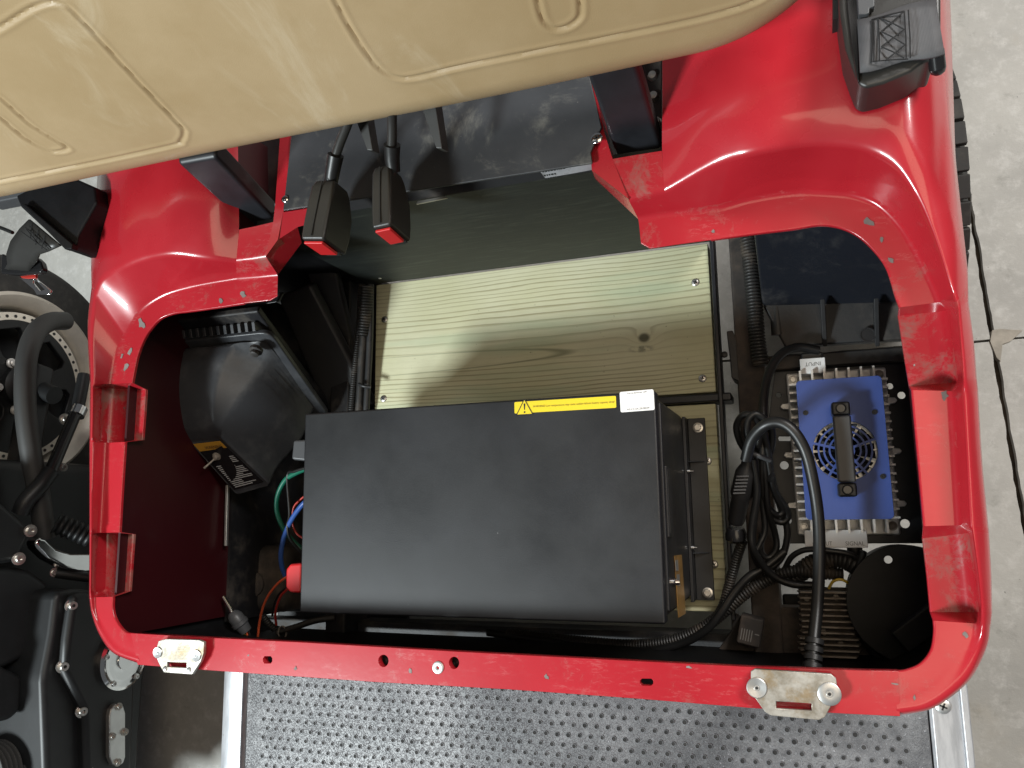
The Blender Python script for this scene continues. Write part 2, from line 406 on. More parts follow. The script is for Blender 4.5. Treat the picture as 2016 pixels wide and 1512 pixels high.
wv = m.n('ShaderNodeTexWave'); m.t.links.new(m.co(), wv.inputs['Vector']); wv.inputs['Scale'].default_value = 260; wv.inputs['Distortion'].default_value = 1
m.set(base=m.mix(m.ramp(m.noise(20, 4), 0.3, 0.7), (0.055, 0.055, 0.060), (0.095, 0.095, 0.10)), rough=0.62, spec=0.4); m.bump(wv.outputs['Fac'], 0.25, 0.0006); M['web'] = m.mat
M['thread'] = simple('black_thread', (0.012, 0.012, 0.013), 0.8)
m = NT('leather_grain_mat')
vec = m.mapped(scale=(1, 1, 1))
n1 = m.noise(105, 2, 0.5, dist=3.2)
lin = m.math('ABSOLUTE', m.math('SUBTRACT', n1, 0.5)); ridge = m.ramp(lin, 0.0, 0.045, 1.0, 0.0)
c = m.mix(m.ramp(m.noise(7, 7, 0.7), 0.35, 0.65), (0.085, 0.087, 0.094), (0.23, 0.233, 0.24))
c = m.mix(m.math('MULTIPLY', m.math('MULTIPLY', ridge, m.ramp(m.noise(14, 6, 0.7, vec=m.mapped(loc=(6, 2, 0))), 0.3, 0.65, 0.3, 1.0)), 0.9), c, (0.55, 0.56, 0.59))
m.set(base=c, rough=0.42, spec=0.6); m.bump(ridge, 0.8, 0.0015); M['mat'] = m.mat
M['mat_hole'] = simple('mat_dimple_shade_dirt', (0.035, 0.034, 0.033), 0.8, var=0.5)  # dimple centres: packed dirt, with the hole shade put into the colour
M['mat_rim'] = simple('mat_dimple_rim', (0.17, 0.175, 0.185), 0.45, var=0.4)
M['moto'] = simple('satin_black_paint', (0.010, 0.011, 0.012), 0.46, var=0.15, bump=0.08, bscale=500)
M['moto_grey'] = simple('matte_grey_paint', (0.040, 0.040, 0.039), 0.55, bump=0.1, bscale=300)
M['rimcream'] = simple('machined_rim', (0.80, 0.75, 0.66), 0.4, metal=0.4, var=0.06)
M['maroon'] = simple('shaded_inner_red', (0.034, 0.002, 0.004), 0.45, dust=(0.035, 0.012, 0.014), dscale=12, dlo=0.55, dhi=0.8, damt=0.3)  # inner skin of the red body, bay shade put into the dark colour
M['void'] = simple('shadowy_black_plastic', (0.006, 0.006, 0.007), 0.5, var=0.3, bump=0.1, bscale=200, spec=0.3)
M['ctrl'] = simple('dusty_moulded_plastic', (0.040, 0.042, 0.047), 0.34, dust=(0.14, 0.14, 0.14), dscale=16, dlo=0.42, dhi=0.8, damt=0.5, bump=0.08, bscale=400)
M['chip'] = simple('primer_chip', (0.20, 0.18, 0.17), 0.75, var=0.3)

# ================================================================== setting
floor = bpy.data.objects.new('garage_floor', None); COL.objects.link(floor); floor['kind'] = 'structure'
jx0, jx1 = U(1932, 534, 0), U(1997, 915, 0)          # saw-cut joint running away from the camera
jd = (jx1 - jx0).normalized()
jy = U(1938, 671, 0).y                                 # cross joint
def jline(y): return jx0.x + (y - jx0.y) * jd.x / jd.y
def edge(p, q, n, amp):
    out = []
    for i in range(n + 1):
        t = i / n; r = Vector(p).lerp(Vector(q), t)
        out.append(r + Vector((random.uniform(-amp, amp), random.uniform(-amp, amp), 0)) * (0 if i in (0, n) else 1))
    return out
gap, gy = 0.0042, 0.0022
for sx in (-1, 1):
    for sy in (-1, 1):
        ya, yb = (jy + sy * gy, jy + sy * 6.0)
        xa = jline(ya) + sx * gap; xb = jline(yb) + sx * gap; xo = sx * 6.5 + 0.5
        e1 = edge((xa, ya, 0), (xb, yb, 0), 420, 0.0013)
        e2 = edge((xo, ya, 0), (xa, ya, 0), 200, 0.0012)
        pts = e1 + [Vector((xo, yb, 0))] + e2[:-1]
        MB().prism(pts, (0, 0, -0.10)).build('slab', M['concrete'], floor)
MB().box((0.5, 0, -0.04), (13, 12, 0.05)).build('joint_filler', M['joint'], floor)
pp = [U(*p, 0.003) for p in ((1953, 650), (1968, 647), (2014, 650), (1990, 672), (1974, 678), (1970, 712), (1962, 704), (1949, 672))]
MB().prism(pp, (0, 0, -0.02)).build('repair_patch', M['patch'], floor, bevel=0.001)

# ================================================================== golf cart
cart = thing('golf_cart', 'red golf cart with its seat off and battery bay open', 'golf cart')

def fillet_poly(P, rad, n=4):
    out = [P[0]]
    for i in range(1, len(P) - 1):
        a, b, c = P[i - 1], P[i], P[i + 1]
        u = (a - b); w = (c - b); r = min(rad[i], u.length * 0.45, w.length * 0.45)
        if r < 1e-6: out += [b.copy() for _ in range(n + 1)]; continue
        p = b + u.normalized() * r; q = b + w.normalized() * r
        for k in range(n + 1):
            t = k / n; out.append(p.lerp(b, t).lerp(b.lerp(q, t), t))
    out.append(P[-1]); return out

def catmull_rows(rows, sub):
    if len(rows) < 3:
        out = []
        for a, b in zip(rows, rows[1:]):
            for k in range(sub): out.append([p.lerp(q, k / sub) for p, q in zip(a, b)])
        return out + [rows[-1]]
    out = []; n = len(rows)
    for i in range(n - 1):
        p0 = rows[i - 1] if i > 0 else [2 * a - b for a, b in zip(rows[0], rows[1])]
        p3 = rows[i + 2] if i + 2 < n else [2 * a - b for a, b in zip(rows[-1], rows[-2])]
        for k in range(sub):
            t = k / sub
            out.append([0.5 * ((2 * b) + (c - a) * t + (2 * a - 5 * b + 4 * c - d) * t * t + (3 * b - a - 3 * c + d) * t ** 3)
                        for a, b, c, d in zip(p0, rows[i], rows[i + 1], p3)])
    return out + [rows[-1]]

Z0 = 0.66
RAD = [0, 0.003, 0.006, 0.0065, 0.02, 0.02, 0.02, 0]
def station(A, B, C, *Fs):
    A, B, C = [U(p[0], p[1], p[2] if len(p) > 2 else Z0) for p in (A, B, C)]
    if len(Fs) == 1:                                  # body side: drop to the skirt
        D = U(*Fs[0]); o = (D - C); o.z = 0
        Es = [D + Vector((0, 0, -0.06)), D + Vector((0, 0, -0.16)), D + Vector((0, 0, -0.33))]
        Fs = [D] + Es
    else: Fs = [U(*p) for p in Fs]
    return [A + Vector((0, 0, -0.0045)), A, B, C] + list(Fs)

right = [
 ('worn', [
  station((1400,473),(1330,420),(1308,375,.69),(1303,297,.692),(1304,220,.695),(1304,110,.70),(1300,-150,.71)),
  station((1440,467),(1412,410),(1412,319,.715),(1395,260,.722),(1382,200,.725),(1375,80,.73),(1370,-200,.74)),
  station((1500,459),(1482,391),(1482,302,.728),(1482,250,.738),(1480,190,.742),(1480,60,.75),(1480,-200,.76)),
  station((1559,452),(1569,378),(1586,285,.732),(1588,235,.742),(1590,170,.747),(1590,50,.755),(1590,-200,.765)),
  station((1612,444),(1642,380),(1660,285,.732),(1668,235,.742),(1675,170,.747),(1675,50,.755),(1675,-200,.765)),
  station((1651,448),(1685,385),(1715,298,.73),(1730,250,.74),(1738,170,.745),(1735,50,.752),(1730,-200,.762)),
  station((1686,463),(1730,403),(1765,330,.728),(1782,280,.738),(1788,180,.742),(1785,50,.748),(1780,-200,.756)),
  station((1717,490),(1773,445),(1805,388,.72),(1822,330,.728),(1828,200,.728),(1825,50,.732),(1815,-200,.74)),
  station((1744,527),(1805,497),(1838,460,.713),(1850,390,.715),(1852,220,.712),(1846,50,.715),(1835,-200,.72)),
  station((1762,583),(1836,559),(1868,550,.705),(1884,480,.70),(1870,240,.695),(1860,50,.695),(1850,-200,.70)),
  station((1770,605),(1850,595),(1884,595,.70),(1908,556,.68),(1881,310,.665),(1873,50,.66),(1862,-200,.66))]),
 ('pocket', [
  station((1768,622,.625),(1862,612,.63),(1886,606,.70),(1910,590,.68)),
  station((1780,700,.625),(1872,690,.63),(1893,690,.695),(1921,670,.675)),
  station((1790,760,.625),(1882,752,.63),(1897,752,.695),(1927,745,.675))]),
 ('rim', [
  station((1794,768),(1874,770),(1898,770,.69),(1929,770,.675)),
  station((1806,900),(1881,890),(1905,900,.69),(1937,905,.675)),
  station((1818,1036),(1890,1034),(1912,1036,.688),(1950,1040,.673))]),
 ('pocket', [
  station((1816,1060,.63),(1905,1050,.632),(1914,1045,.688),(1951,1050,.673)),
  station((1824,1130,.63),(1918,1130,.632),(1925,1130,.685),(1955,1130,.67)),
  station((1831,1205,.63),(1925,1205,.632),(1932,1205,.68),(1956,1205,.668))]),
 ('rim', [
  station((1837,1222),(1925,1228),(1935,1228,.670),(1953,1230,.66)),
  station((1838,1245),(1915,1262),(1930,1268,.664),(1945,1275,.655)),
  station((1832,1280),(1882,1318),(1905,1330,.662),(1916,1333,.652)),
  station((1812,1306),(1842,1358),(1864,1370,.661),(1874,1373,.652)),
  station((1785,1318),(1804,1378),(1821,1394,.661),(1829,1399,.652)),
  station((1763,1321),(1765,1385),(1766,1403,.661),(1766,1410,.652))]),
]
left = [
 ('worn', [
  station((480,598),(465,548),(465,514,.69),(471,452,.692),(470,400,.695),(468,250,.70),(460,0,.71)),
  station((414,608),(404,558),(404,509,.71),(415,460,.715),(420,400,.72),(425,250,.725),(425,0,.73)),
  station((370,614),(360,568),(340,502,.722),(345,455,.73),(350,400,.735),(352,250,.745),(352,0,.755)),
  station((340,618),(325,580),(290,508,.722),(290,460,.73),(295,400,.735),(297,250,.745),(297,0,.755)),
  station((315,628),(295,598),(250,521,.718),(245,460,.727),(250,400,.732),(255,250,.74),(255,0,.75)),
  station((296,648),(275,617),(221,534,.712),(213,460,.715),(218,400,.72),(222,250,.727),(222,0,.735)),
  station((285,665),(262,638),(200,548,.703),(192,470,.70),(199,400,.70),(205,250,.70),(205,0,.71)),
  station((276,685),(246,665),(186,578,.695),(178,520,.68),(190,380,.67),(197,250,.665),(197,0,.66)),
  ]),
 ('worn', [
  station((276,685),(246,665),(186,578,.695),(177,560,.683)),
  station((269,708),(230,702),(180,650,.69),(169,640,.68)),
  station((260,754),(217,756),(182,755,.685),(175,752,.675))]),
 ('pocket', [
  station((287,767,.635),(215,765,.635),(182,760,.685),(175,757,.675)),
  station((284,815,.635),(210,815,.635),(182,815,.685),(174,815,.675)),
  station((280,866,.635),(206,866,.635),(181,866,.685),(174,866,.675))]),
 ('rim', [
  station((246,870),(208,872),(180,870,.682),(174,870,.673)),
  station((240,960),(202,960),(179,960,.682),(174,960,.673)),
  station((235,1048),(196,1049),(179,1048,.682),(174,1048,.673))]),
 ('pocket', [
  station((263,1052,.635),(204,1052,.635),(179,1052,.68),(174,1052,.672)),
  station((259,1107,.635),(200,1107,.635),(179,1107,.678),(174,1107,.67)),
  station((255,1164,.635),(197,1164,.635),(178,1164,.675),(174,1164,.667))]),
 ('rim', [
  station((222,1175),(186,1176),(178,1176,.667),(174,1178,.658)),
  station((222,1201),(190,1207),(183,1209,.665),(179,1210,.655)),
  station((229,1223),(207,1240),(199,1250,.663),(195,1252,.653)),
  station((245,1243),(233,1273),(226,1284,.662),(222,1287,.652)),
  station((262,1247),(270,1290),(276,1304,.661),(277,1309,.652))]),
]
for segs in (right, left):
    prev = None; shell = MB()
    for kind, st in segs:
        rows = catmull_rows([fillet_poly(s, RAD if kind != 'pocket' else [0, .003, .034, .0065, .02, .02, .02, 0]) for s in st], 7)
        n = len(rows[0])
        if prev: shell.grid([prev, rows[0]], 1)
        o = len(shell.v); shell.grid(rows, 0)
        # flange columns show handling wear, the outer skin stays glossy
        base = len(shell.m) - (len(rows) - 1) * (n - 1)
        for i in range(len(rows) - 1):
            for j in range(n - 1):
                if j < 10: shell.m[base + i * (n - 1) + j] = dict(worn=1, rim=2, pocket=3)[kind]
        prev = rows[-1]
    so_ = shell.build('body_shell', [M['red'], M['red_worn'], M['red_rim'], M['red_dusty']], cart)
    bm2 = bmesh.new(); bm2.from_mesh(so_.data); bmesh.ops.remove_doubles(bm2, verts=bm2.verts[:], dist=2e-5); bmesh.ops.recalc_face_normals(bm2, faces=bm2.faces[:]); bm2.to_mesh(so_.data); bm2.free()
    so_.data.polygons.foreach_set('use_smooth', [True] * len(so_.data.polygons)); so_.data.set_sharp_from_angle(angle=math.radians(50))

def patch(name, pts, th, mat, bevel=0.003):
    return MB().prism([U(*p) for p in pts], (0, 0, -th)).build(name, mat, cart, bevel=bevel, seg=3)
# inner ends of the two rear decks (platform beside the seat posts)
inn = MB()
rows = [fillet_poly([U(*p) for p in r], [0, .003, .006, .0065, 0]) for r in (
    ((1400,473,.6555),(1400,473,.66),(1330,420,.66),(1308,375,.69),(1303,297,.692)),
    ((1340,481,.6555),(1340,481,.66),(1290,425,.66),(1270,383,.69),(1252,305,.692)),
    ((1280,490,.6555),(1280,490,.66),(1266,430,.66),(1240,391,.69),(1206,313,.692)),
    ((1262,480,.6555),(1262,480,.66),(1257,431,.66),(1236,391,.69),(1204,313,.692)))]
inn.grid(rows, 1)
inn.prism([U(*p, .692) for p in ((1237,391),(1206,313),(1190,262),(1150,60),(1140,60),(1174,262),(1163,300),(1165,335))], (0, 0, -0.03), 0)
inn.add([U(1237,391,.690), U(1165,335,.690), U(1162,300,.690), U(1164,318,.655), U(1172,352,.655), U(1257,432,.655)], [(0, 1, 4, 5), (1, 2, 3, 4)], 1)
inn.build('deck_inner_end', [M['red'], M['red_worn']], cart, smooth=40); inn = MB()
rows = [fillet_poly([U(*p) for p in r], [0, .003, .006, .0065, 0]) for r in (
    ((480,598,.6555),(480,598,.66),(465,548,.66),(465,514,.69),(471,452,.692)),
    ((533,592,.6555),(533,592,.66),(510,545,.66),(495,510,.69),(505,445,.692)),
    ((546,584,.6555),(546,584,.66),(547,541,.66),(523,505,.69),(538,437,.692)))]
inn.grid(rows, 1)
inn.prism([U(*p, .692) for p in ((523,505),(538,437),(542,400),(556,200),(578,200),(562,400),(556,425),(547,472))], (0, 0, -0.03), 0)
inn.add([U(523,505,.69), U(547,472,.69), U(586,447,.69), U(594,478,.65), U(547,541,.655)], [(0, 1, 2, 3, 4)], 1)
inn.add([U(547,472,.69), U(556,418,.692), U(605,410,.692), U(612,440,.68), U(586,447,.69)], [(0, 1, 2, 3, 4)], 0)
inn.build('deck_inner_end', [M['red'], M['red_worn']], cart, smooth=40)
# slot side walls
for pts in (((1206,313),(1303,297),(1304,110),(1300,-150)), ((538,437),(471,452),(470,400),(468,250))):
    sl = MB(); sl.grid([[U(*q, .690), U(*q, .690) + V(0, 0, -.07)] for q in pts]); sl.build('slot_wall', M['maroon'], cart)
for q in (((1180,330),(1340,310),(1330,60),(1180,60)), ((500,470),(590,450),(590,250),(480,250))):
    MB().prism([U(*p, .60) for p in q], (0, 0, -.02)).build('slot_floor', M['steel'], cart)
for k, (u, v) in enumerate(((1287,190), (1292,240), (1285,150))):
    MB().lathe(U(u, v, .63), (0, 0, 1), [(.0, .006), (.005, .005), (.007, 0), (.007, -.05)], 14).build('slot_bolt', M['zinc'], cart, smooth=40)
fr_ = MB(); fr_.prism([U(*p, .63) for p in ((1262,100),(1303,95),(1303,262),(1288,262))], (0, 0, -.02)); fr_.build('slot_bracket', M['steel'], cart, bevel=.002)

# front rail plate with slots
inner = [(1769,1321.2),(1700,1320),(1476,1313),(1200,1299),(900,1283),(600,1265),(400,1255),(257,1246.6)]
outer = [(271,1308.6),(390,1318),(500,1326),(744,1343),(1000,1357),(1250,1375),(1481,1394),(1664,1405),(1772,1410.2)]
org = U(1000, 1320, Z0) + V(0, 0, .0002); fm = Matrix.Translation(org)
def loc2(p): q = U(p[0], p[1], Z0) - org; return (q.x, q.y)
def ell(u, v, ru, rv, n=18): return [loc2((u + ru * math.cos(2 * math.pi * k / n), v + rv * math.sin(2 * math.pi * k / n))) for k in range(n)]
def slot(u, v, ru, rv): return [loc2((u + a, v + b)) for a, b in ((-ru, -rv * .4), (-ru * .7, -rv), (ru * .7, -rv), (ru, -rv * .4), (ru, rv * .4), (ru * .7, rv), (-ru * .7, rv), (-ru, rv * .4))]
holes = [slot(527, 1299, 9, 7), ell(755, 1301, 10, 12), ell(894, 1305, 10, 12), slot(1273, 1343, 13, 7)]
holed('front_rail', [loc2(p) for p in inner + outer], holes, 0.010, M['red_rim'], cart, fm, bevel=0.0003)
for u, v in ((755, 1301), (894, 1305)):
    MB().lathe(U(u + 3, v + 1, Z0 - .018), (0, 0, 1), [(.0065, -.01), (.0065, .003), (.004, .005), (.003, .001), (0, .0)], 18).build('rubber_plug', M['black_pl'], cart, smooth=40)
fw = MB()
rows = [[U(u, v, .654), U(u, v, .654) + V(0, .002, -.06), U(u, v, .654) + V(0, .004, -.34)] for u, v in outer]
fw.grid(rows); fw.build('front_apron', M['red'], cart, smooth=40)
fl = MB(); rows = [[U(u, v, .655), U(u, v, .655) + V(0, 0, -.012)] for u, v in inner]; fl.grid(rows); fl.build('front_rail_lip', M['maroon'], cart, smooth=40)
fl = MB(); rows = [[U(u, v, .648) + V(0, .006, 0), U(u, v, .648) + V(0, .008, -.33)] for u, v in outer]; fl.grid(rows); fl.build('apron_dark_sheet', M['void'], cart, smooth=40)  # added black sheet that darkens the inner side of the red apron

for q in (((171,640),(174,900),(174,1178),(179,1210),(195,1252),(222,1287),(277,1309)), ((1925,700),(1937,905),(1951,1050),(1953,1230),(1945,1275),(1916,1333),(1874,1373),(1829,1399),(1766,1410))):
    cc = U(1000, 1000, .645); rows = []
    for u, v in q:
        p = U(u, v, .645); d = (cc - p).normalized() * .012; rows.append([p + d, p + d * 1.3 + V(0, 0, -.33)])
    MB().grid(rows).build('corner_dark_sheet', M['void'], cart, smooth=40)  # added black sheet that darkens the red skirt's inner side at the corners

# paint chips on the rim: flakes knocked off down to primer
def chip(u, v, w, h, rot=0, z=Z0):
    n = 9; pts = []
    for k in range(n):
        a = 2 * math.pi * k / n; r = random.uniform(.35, 1.0); x = w * r * math.cos(a); y = h * r * math.sin(a)
        c_, s_ = math.cos(rot), math.sin(rot); pts.append(U(u + x * c_ - y * s_, v + x * s_ + y * c_, z + .0008))
    MB().prism(pts, (0, 0, -.0012)).build('paint_chip', M['chip'], cart)
for a in ((478,580,8,7,.3), (434,592,6,9,.2), (279,638,8,13,-.3), (256,690,5,14,.5), (248,722,5,10,.5), (582,1316,4,6,.4), (808,1322,4,7,-.4), (1076,1333,5,10,-.2),
          (1355,1313,10,3,.2), (1860,778,9,13,.2), (1888,1015,6,12,-.1), (1900,1250,5,10,-.6), (1763,1347,11,3,.2), (1800,1374,4,8,0), (1709,437,16,11,.5), (1735,470,5,9,-.4), (1755,512,9,8,.3), (1403,455,6,4,0), (1800,719,3,3,0), (240,700,3,9,.4)):
    chip(*a)

# hinge plates bolted on the front rail
def hinge_plate(pts, slotc, washers, zz):
    o = U(*slotc[:2], Z0); ctr = U((pts[0][0] + pts[2][0]) / 2, (pts[0][1] + pts[3][1]) / 2, Z0)
    def l2(p): q = U(p[0], p[1], zz) - ctr; return (q.x, q.y)
    ol = [l2(p) for p in pts]
    su, sv, sw, sh, dy = slotc
    hl = [l2(p) for p in ((su - sw, sv - sh - dy), (su + sw, sv - sh + dy), (su + sw, sv + sh + dy), (su - sw, sv + sh - dy))]
    f = Matrix.Translation((ctr.x, ctr.y, zz))
    pl = holed('hinge_plate', ol, [hl], 0.004, M['galv'], cart, f, bevel=.0006)
    for u, v, r in washers:
        MB().lathe(U(u, v, zz), (0.03, -0.02, 1), [(r, -.001), (r, .0012), (r * .92, .0018), (r * .3, .0010)], 26, cap=False).build('washer', M['satin'], pl, smooth=40)
        MB().lathe(U(u, v, zz), (0, 0, 1), [(r * .30, .0010), (r * .26, .0016), (r * .14, .0016), (r * .12, .0012), (0, .0012)], 16).build('rivet_core', M['satin'], pl, smooth=40)
        MB().lathe(U(u, v, zz), (0, 0, 1), [(r * .15, .0014), (r * .15, .0019), (0, .0019)], 12).build('rivet_hole', M['ink'], pl)
    return pl
hinge_plate([(312,1262),(326,1258),(392,1260),(401,1264),(401,1286),(395,1303),(378,1328),(322,1324),(312,1305),(305,1286)], (348,1309,19,5,1), ((311,1285,.0075),(387,1291,.0078)), Z0 + .012)
hinge_plate([(1478,1322),(1486,1317),(1636,1327),(1646,1336),(1650,1365),(1624,1412),(1612,1418),(1518,1409),(1506,1402),(1478,1362)], (1563,1390,35,7,2), ((1490,1354,.0105),(1633,1366,.0115)), Z0 + .010)
for u, v in ((325,1317), (372,1319)):
    MB().lathe(U(u, v, Z0 + .012), (0, 0, 1), [(.0035, 0), (.0035, .001), (.002, .002), (0, .002)], 14).build('rivet', M['satin'], cart, smooth=40)
MB().lathe(U(863, 1314, Z0), (0, 0, 1), [(.0075, -.002), (.0075, .0015), (.006, .0022), (.002, .0012), (.0016, -.003), (0, -.003)], 22).build('washer', M['satin'], cart, smooth=40)

# ---- footwell: rubber mat, aluminium sills
Zf = 0.30
xl0, xl1, xr0, xr1 = -.615, -.562, .572, .622
yf = -0.20
MB().box(((xl0 + xr1) / 2, -.615, Zf - .03), (xr1 - xl0 - .01, .75, .04)).build('footwell_floor', M['steel'], cart)
for x0, x1, lip in ((xl0, xl1, -1), (xr0, xr1, 1)):
    s = MB(); prof = [(x0, -.02), (x0, .004), (x0 + .012 if lip < 0 else x0 + .004, .008), ((x0 + x1) / 2, .008), (x1 - .004 if lip < 0 else x1 - .014, .008), (x1, .003), (x1, -.02)]
    s.grid([[V(a, y, Zf + b) for a, b in prof] for y in (-.95, -.55, -.12)]); s.build('sill', M['sill'], cart, bevel=.0008)
    e = MB(); xx = x1 - .008 if lip < 0 else x1 - .006
    e.box((xx, -.53, Zf + .010), (.010, .84, .006)); e.build('sill_rib', M['sill'], cart, bevel=.002)
def screw(name, p, r, parent, mat='zinc', ax=(0, 0, 1), cross=True, rot=0.4):
    b = MB(); b.lathe(p, ax, [(r, -.001), (r, .0006), (r * .8, .0016), (r * .35, .002), (0, .002)], 18)
    o = b.build(name, M[mat], parent, smooth=40)
    if cross:
        ax = Vector(ax).normalized(); u = ax.orthogonal().normalized(); w = ax.cross(u); c = MB()
        u, w = u * math.cos(rot) + w * math.sin(rot), w * math.cos(rot) - u * math.sin(rot)
        for a, bb in ((u, w), (w, u)): c.box(Vector(p) + ax * .0016, (r * 1.05, r * .26, .0012), (a, bb, ax))
        c.build('screw_recess', M['ink'], o)
    return o
screw('sill_screw', U(1857, 1391, Zf + .009), .0095, cart, 'satin')

mat_o = thing('rubber_floor_mat', 'dark grey leather-grained rubber mat with rows of round dimples in the footwell', 'floor mat')
MB().box(((xl1 + xr0) / 2, -.615, Zf), (xr0 - xl1 - .004, .75, .012)).build('mat_sheet', M['mat'], mat_o, bevel=.002)
# dimple rows follow the mat, slightly skewed as laid
dm = MB(); zt = Zf + .006
o0 = U(690, 1440, zt); ex = (U(1160, 1479, zt) - U(680, 1440, zt)); 
stepx = (U(700, 1390, zt) - U(682, 1390, zt)).length * 1.0
dirx = V(1, 0.0, 0); n = 12
for j in range(-6, 34):
    for i in range(0, 62):
        x = xl1 + .040 + i * .0183 + (.00915 if j % 2 else 0); y = -.205 - j * .0158 + random.uniform(-.0006, .0006); x += random.uniform(-.0006, .0006)
        if x > xr0 - .03 or y > -.25: continue
        r = .0034 * random.uniform(.9, 1.08); c = V(x, y, zt)
        rows = [[c + V(math.cos(a) * rr, math.sin(a) * rr, h) for a in [2 * math.pi * k / n for k in range(n)]] for rr, h in ((r * 1.28, -.0004), (r * 1.1, .0011), (r * .9, .0011))]
        dm.grid(rows, 1, closed=True)
        rows = [[c + V(math.cos(a) * rr, math.sin(a) * rr, h) for a in [2 * math.pi * k / n for k in range(n)]] for rr, h in ((r * .9, .0011), (r * .7, .0003))]
        dm.grid(rows, 0, closed=True)
        dm.add(rows[-1], [tuple(range(n))], 0)
o = dm.build('mat_dimple', [M['mat_hole'], M['mat_rim']], mat_o, smooth=60, fix=False); o['kind'] = 'stuff'

# ---- rear right wheel behind the body side
wc = V(.603, .50, .215)
w = MB(); prof = []; lugs = []
rw = .212
for a in range(0, 13):
    t = a / 12; x = -.075 + .15 * t; e = abs(2 * t - 1)
    prof.append((rw - .055 * e ** 5, x))
w.lathe(wc, (1, 0, 0), [(.13, -.065)] + prof + [(.13, .065)], 64, cap=False)
for k in range(34):
    a0 = 2 * math.pi * k / 34
    for sgn in (1,):
        for q in range(2):
            x0 = .020 + q * .027; a = a0 + sgn * .03 + q * .045
            er = rw - .0025 - (.006 if q == 1 else 0)
            ax_r = V(0, math.cos(a), math.sin(a)); ax_t = V(0, -math.sin(a), math.cos(a))
            lugs.append(MB().box(wc + V(sgn * (x0 + .012), 0, 0) + ax_r * (er - .006), (.022, .033, .010), (V(1, 0, 0), ax_t, ax_r)))
ty = w.build('tyre', M['tyre'], cart, smooth=40); [l.build('tread_lug', M['tyre'], ty, bevel=.002) for l in lugs]
MB().lathe(wc, (1, 0, 0), [(.13, -.06), (.12, -.05), (.05, -.02), (.05, .04), (.11, .05), (.13, .065)], 40).build('wheel_rim', M['steel'], cart, smooth=40)

# ---- seat backrest (moulded beige vinyl cushion)
lean = 0.28; by, bz = 0.455, 0.825
bt = V(0, lean, 1).normalized(); bn = V(0, -1, lean).normalized(); b0 = V(0, by, bz)
def SP(u, v):
    d = R @ Vector((u - 1008.0, -(v - 756.0), -F)); k = (b0 - CAM).dot(bn) / d.dot(bn); p = CAM + d * k
    return (p.x, (p - b0).dot(bt))
grooves = [[(-60,88),(0,55),(60,18),(95,6),(125,10),(150,30),(250,140),(350,250),(360,268),(354,285),(335,295),(180,328),(0,362),(-80,378)],
           [(-30,180),(0,195),(60,250),(125,292),(128,300),(110,304),(95,302),(50,278),(0,235),(-30,220)],
           [(640,-60),(655,-10),(690,60),(725,115),(752,145),(780,158),(815,158),(900,138),(1050,108),(1250,70),(1400,38),(1490,10),(1530,-20)],
           [(1050,-40),(1062,20),(1072,48),(1092,62),(1118,57),(1138,42),(1143,22),(1138,-40)]]
bx0, bx1, tt0, tt1 = -.80, .525, -.035, .52
nx, ny = 560, 230
gx, gt = np.meshgrid(np.linspace(bx0, bx1, nx), np.linspace(tt0, tt1, ny), indexing='ij')
rc = .17; hx_, ht_ = (bx1 - bx0) / 2, (tt1 - tt0) / 2; cx_, ct_ = (bx0 + bx1) / 2, (tt0 + tt1) / 2
qx = np.abs(gx - cx_) - (hx_ - rc); qt = np.abs(gt - ct_) - (ht_ - rc)
ax_, at_ = np.maximum(qx, 0), np.maximum(qt, 0); ln = np.hypot(ax_, at_)
sd = ln + np.minimum(np.maximum(qx, qt), 0) - rc
over = sd > 0; sc_ = np.where(over, rc / np.maximum(ln, 1e-9), 1.0)
gx = np.where(over, cx_ + np.sign(gx - cx_) * (hx_ - rc + ax_ * sc_), gx); gt = np.where(over, ct_ + np.sign(gt - ct_) * (ht_ - rc + at_ * sc_), gt)
sd = np.minimum(sd, 0); e = -sd; fr = .045
depth = np.where(e < fr, fr - np.sqrt(np.maximum(fr * fr - (fr - e) ** 2, 0)), 0.0)
depth += .010 * np.exp(-(e / .10))                                    # crowned pad
depth += -.004 * np.sin(gx * 7.0 + .5) * np.exp(-(e / .05)) * .6
hgt = np.zeros_like(gx)
for g in grooves:
    pts = np.array([SP(*p) for p in g])
    # smooth the drawn line
    dense = []
    for i in range(len(pts) - 1):
        p0 = pts[max(i - 1, 0)]; p1 = pts[i]; p2 = pts[i + 1]; p3 = pts[min(i + 2, len(pts) - 1)]
        for k in range(6):
            t = k / 6; dense.append(.5 * (2 * p1 + (p2 - p0) * t + (2 * p0 - 5 * p1 + 4 * p2 - p3) * t * t + (3 * p1 - p0 - 3 * p2 + p3) * t ** 3))
    dense.append(pts[-1]); dense = np.array(dense)
    dist = np.full(gx.shape, 9.0)
    for a, b in zip(dense, dense[1:]):
        ab = b - a; L2 = (ab ** 2).sum() + 1e-12
        t = np.clip(((gx - a[0]) * ab[0] + (gt - a[1]) * ab[1]) / L2, 0, 1)
        dist = np.minimum(dist, np.hypot(gx - a[0] - t * ab[0], gt - a[1] - t * ab[1]))
    hgt += -.0021 * np.exp(-(dist / .0022) ** 2) + .0010 * np.exp(-((dist - .0050) / .0021) ** 2)
bm_ = MB(); rows = []
for i in range(nx):
    rows.append([V(gx[i, j], by, bz) + V(0, bt.y, bt.z) * float(gt[i, j]) + bn * float(hgt[i, j] - depth[i, j]) for j in range(ny)])
bm_.grid(rows)
# rear shell of the cushion
bo = rrect(bx0 + .01, tt0 + .01, bx1 - .01, tt1 - .01, rc - .01, 8)
bm_.prism([V(x, by, bz) + bt * t - bn * .043 for x, t in bo], -bn * .045)
back = bm_.build('seat_backrest', M['vinyl'], cart, smooth=70, fix=False)
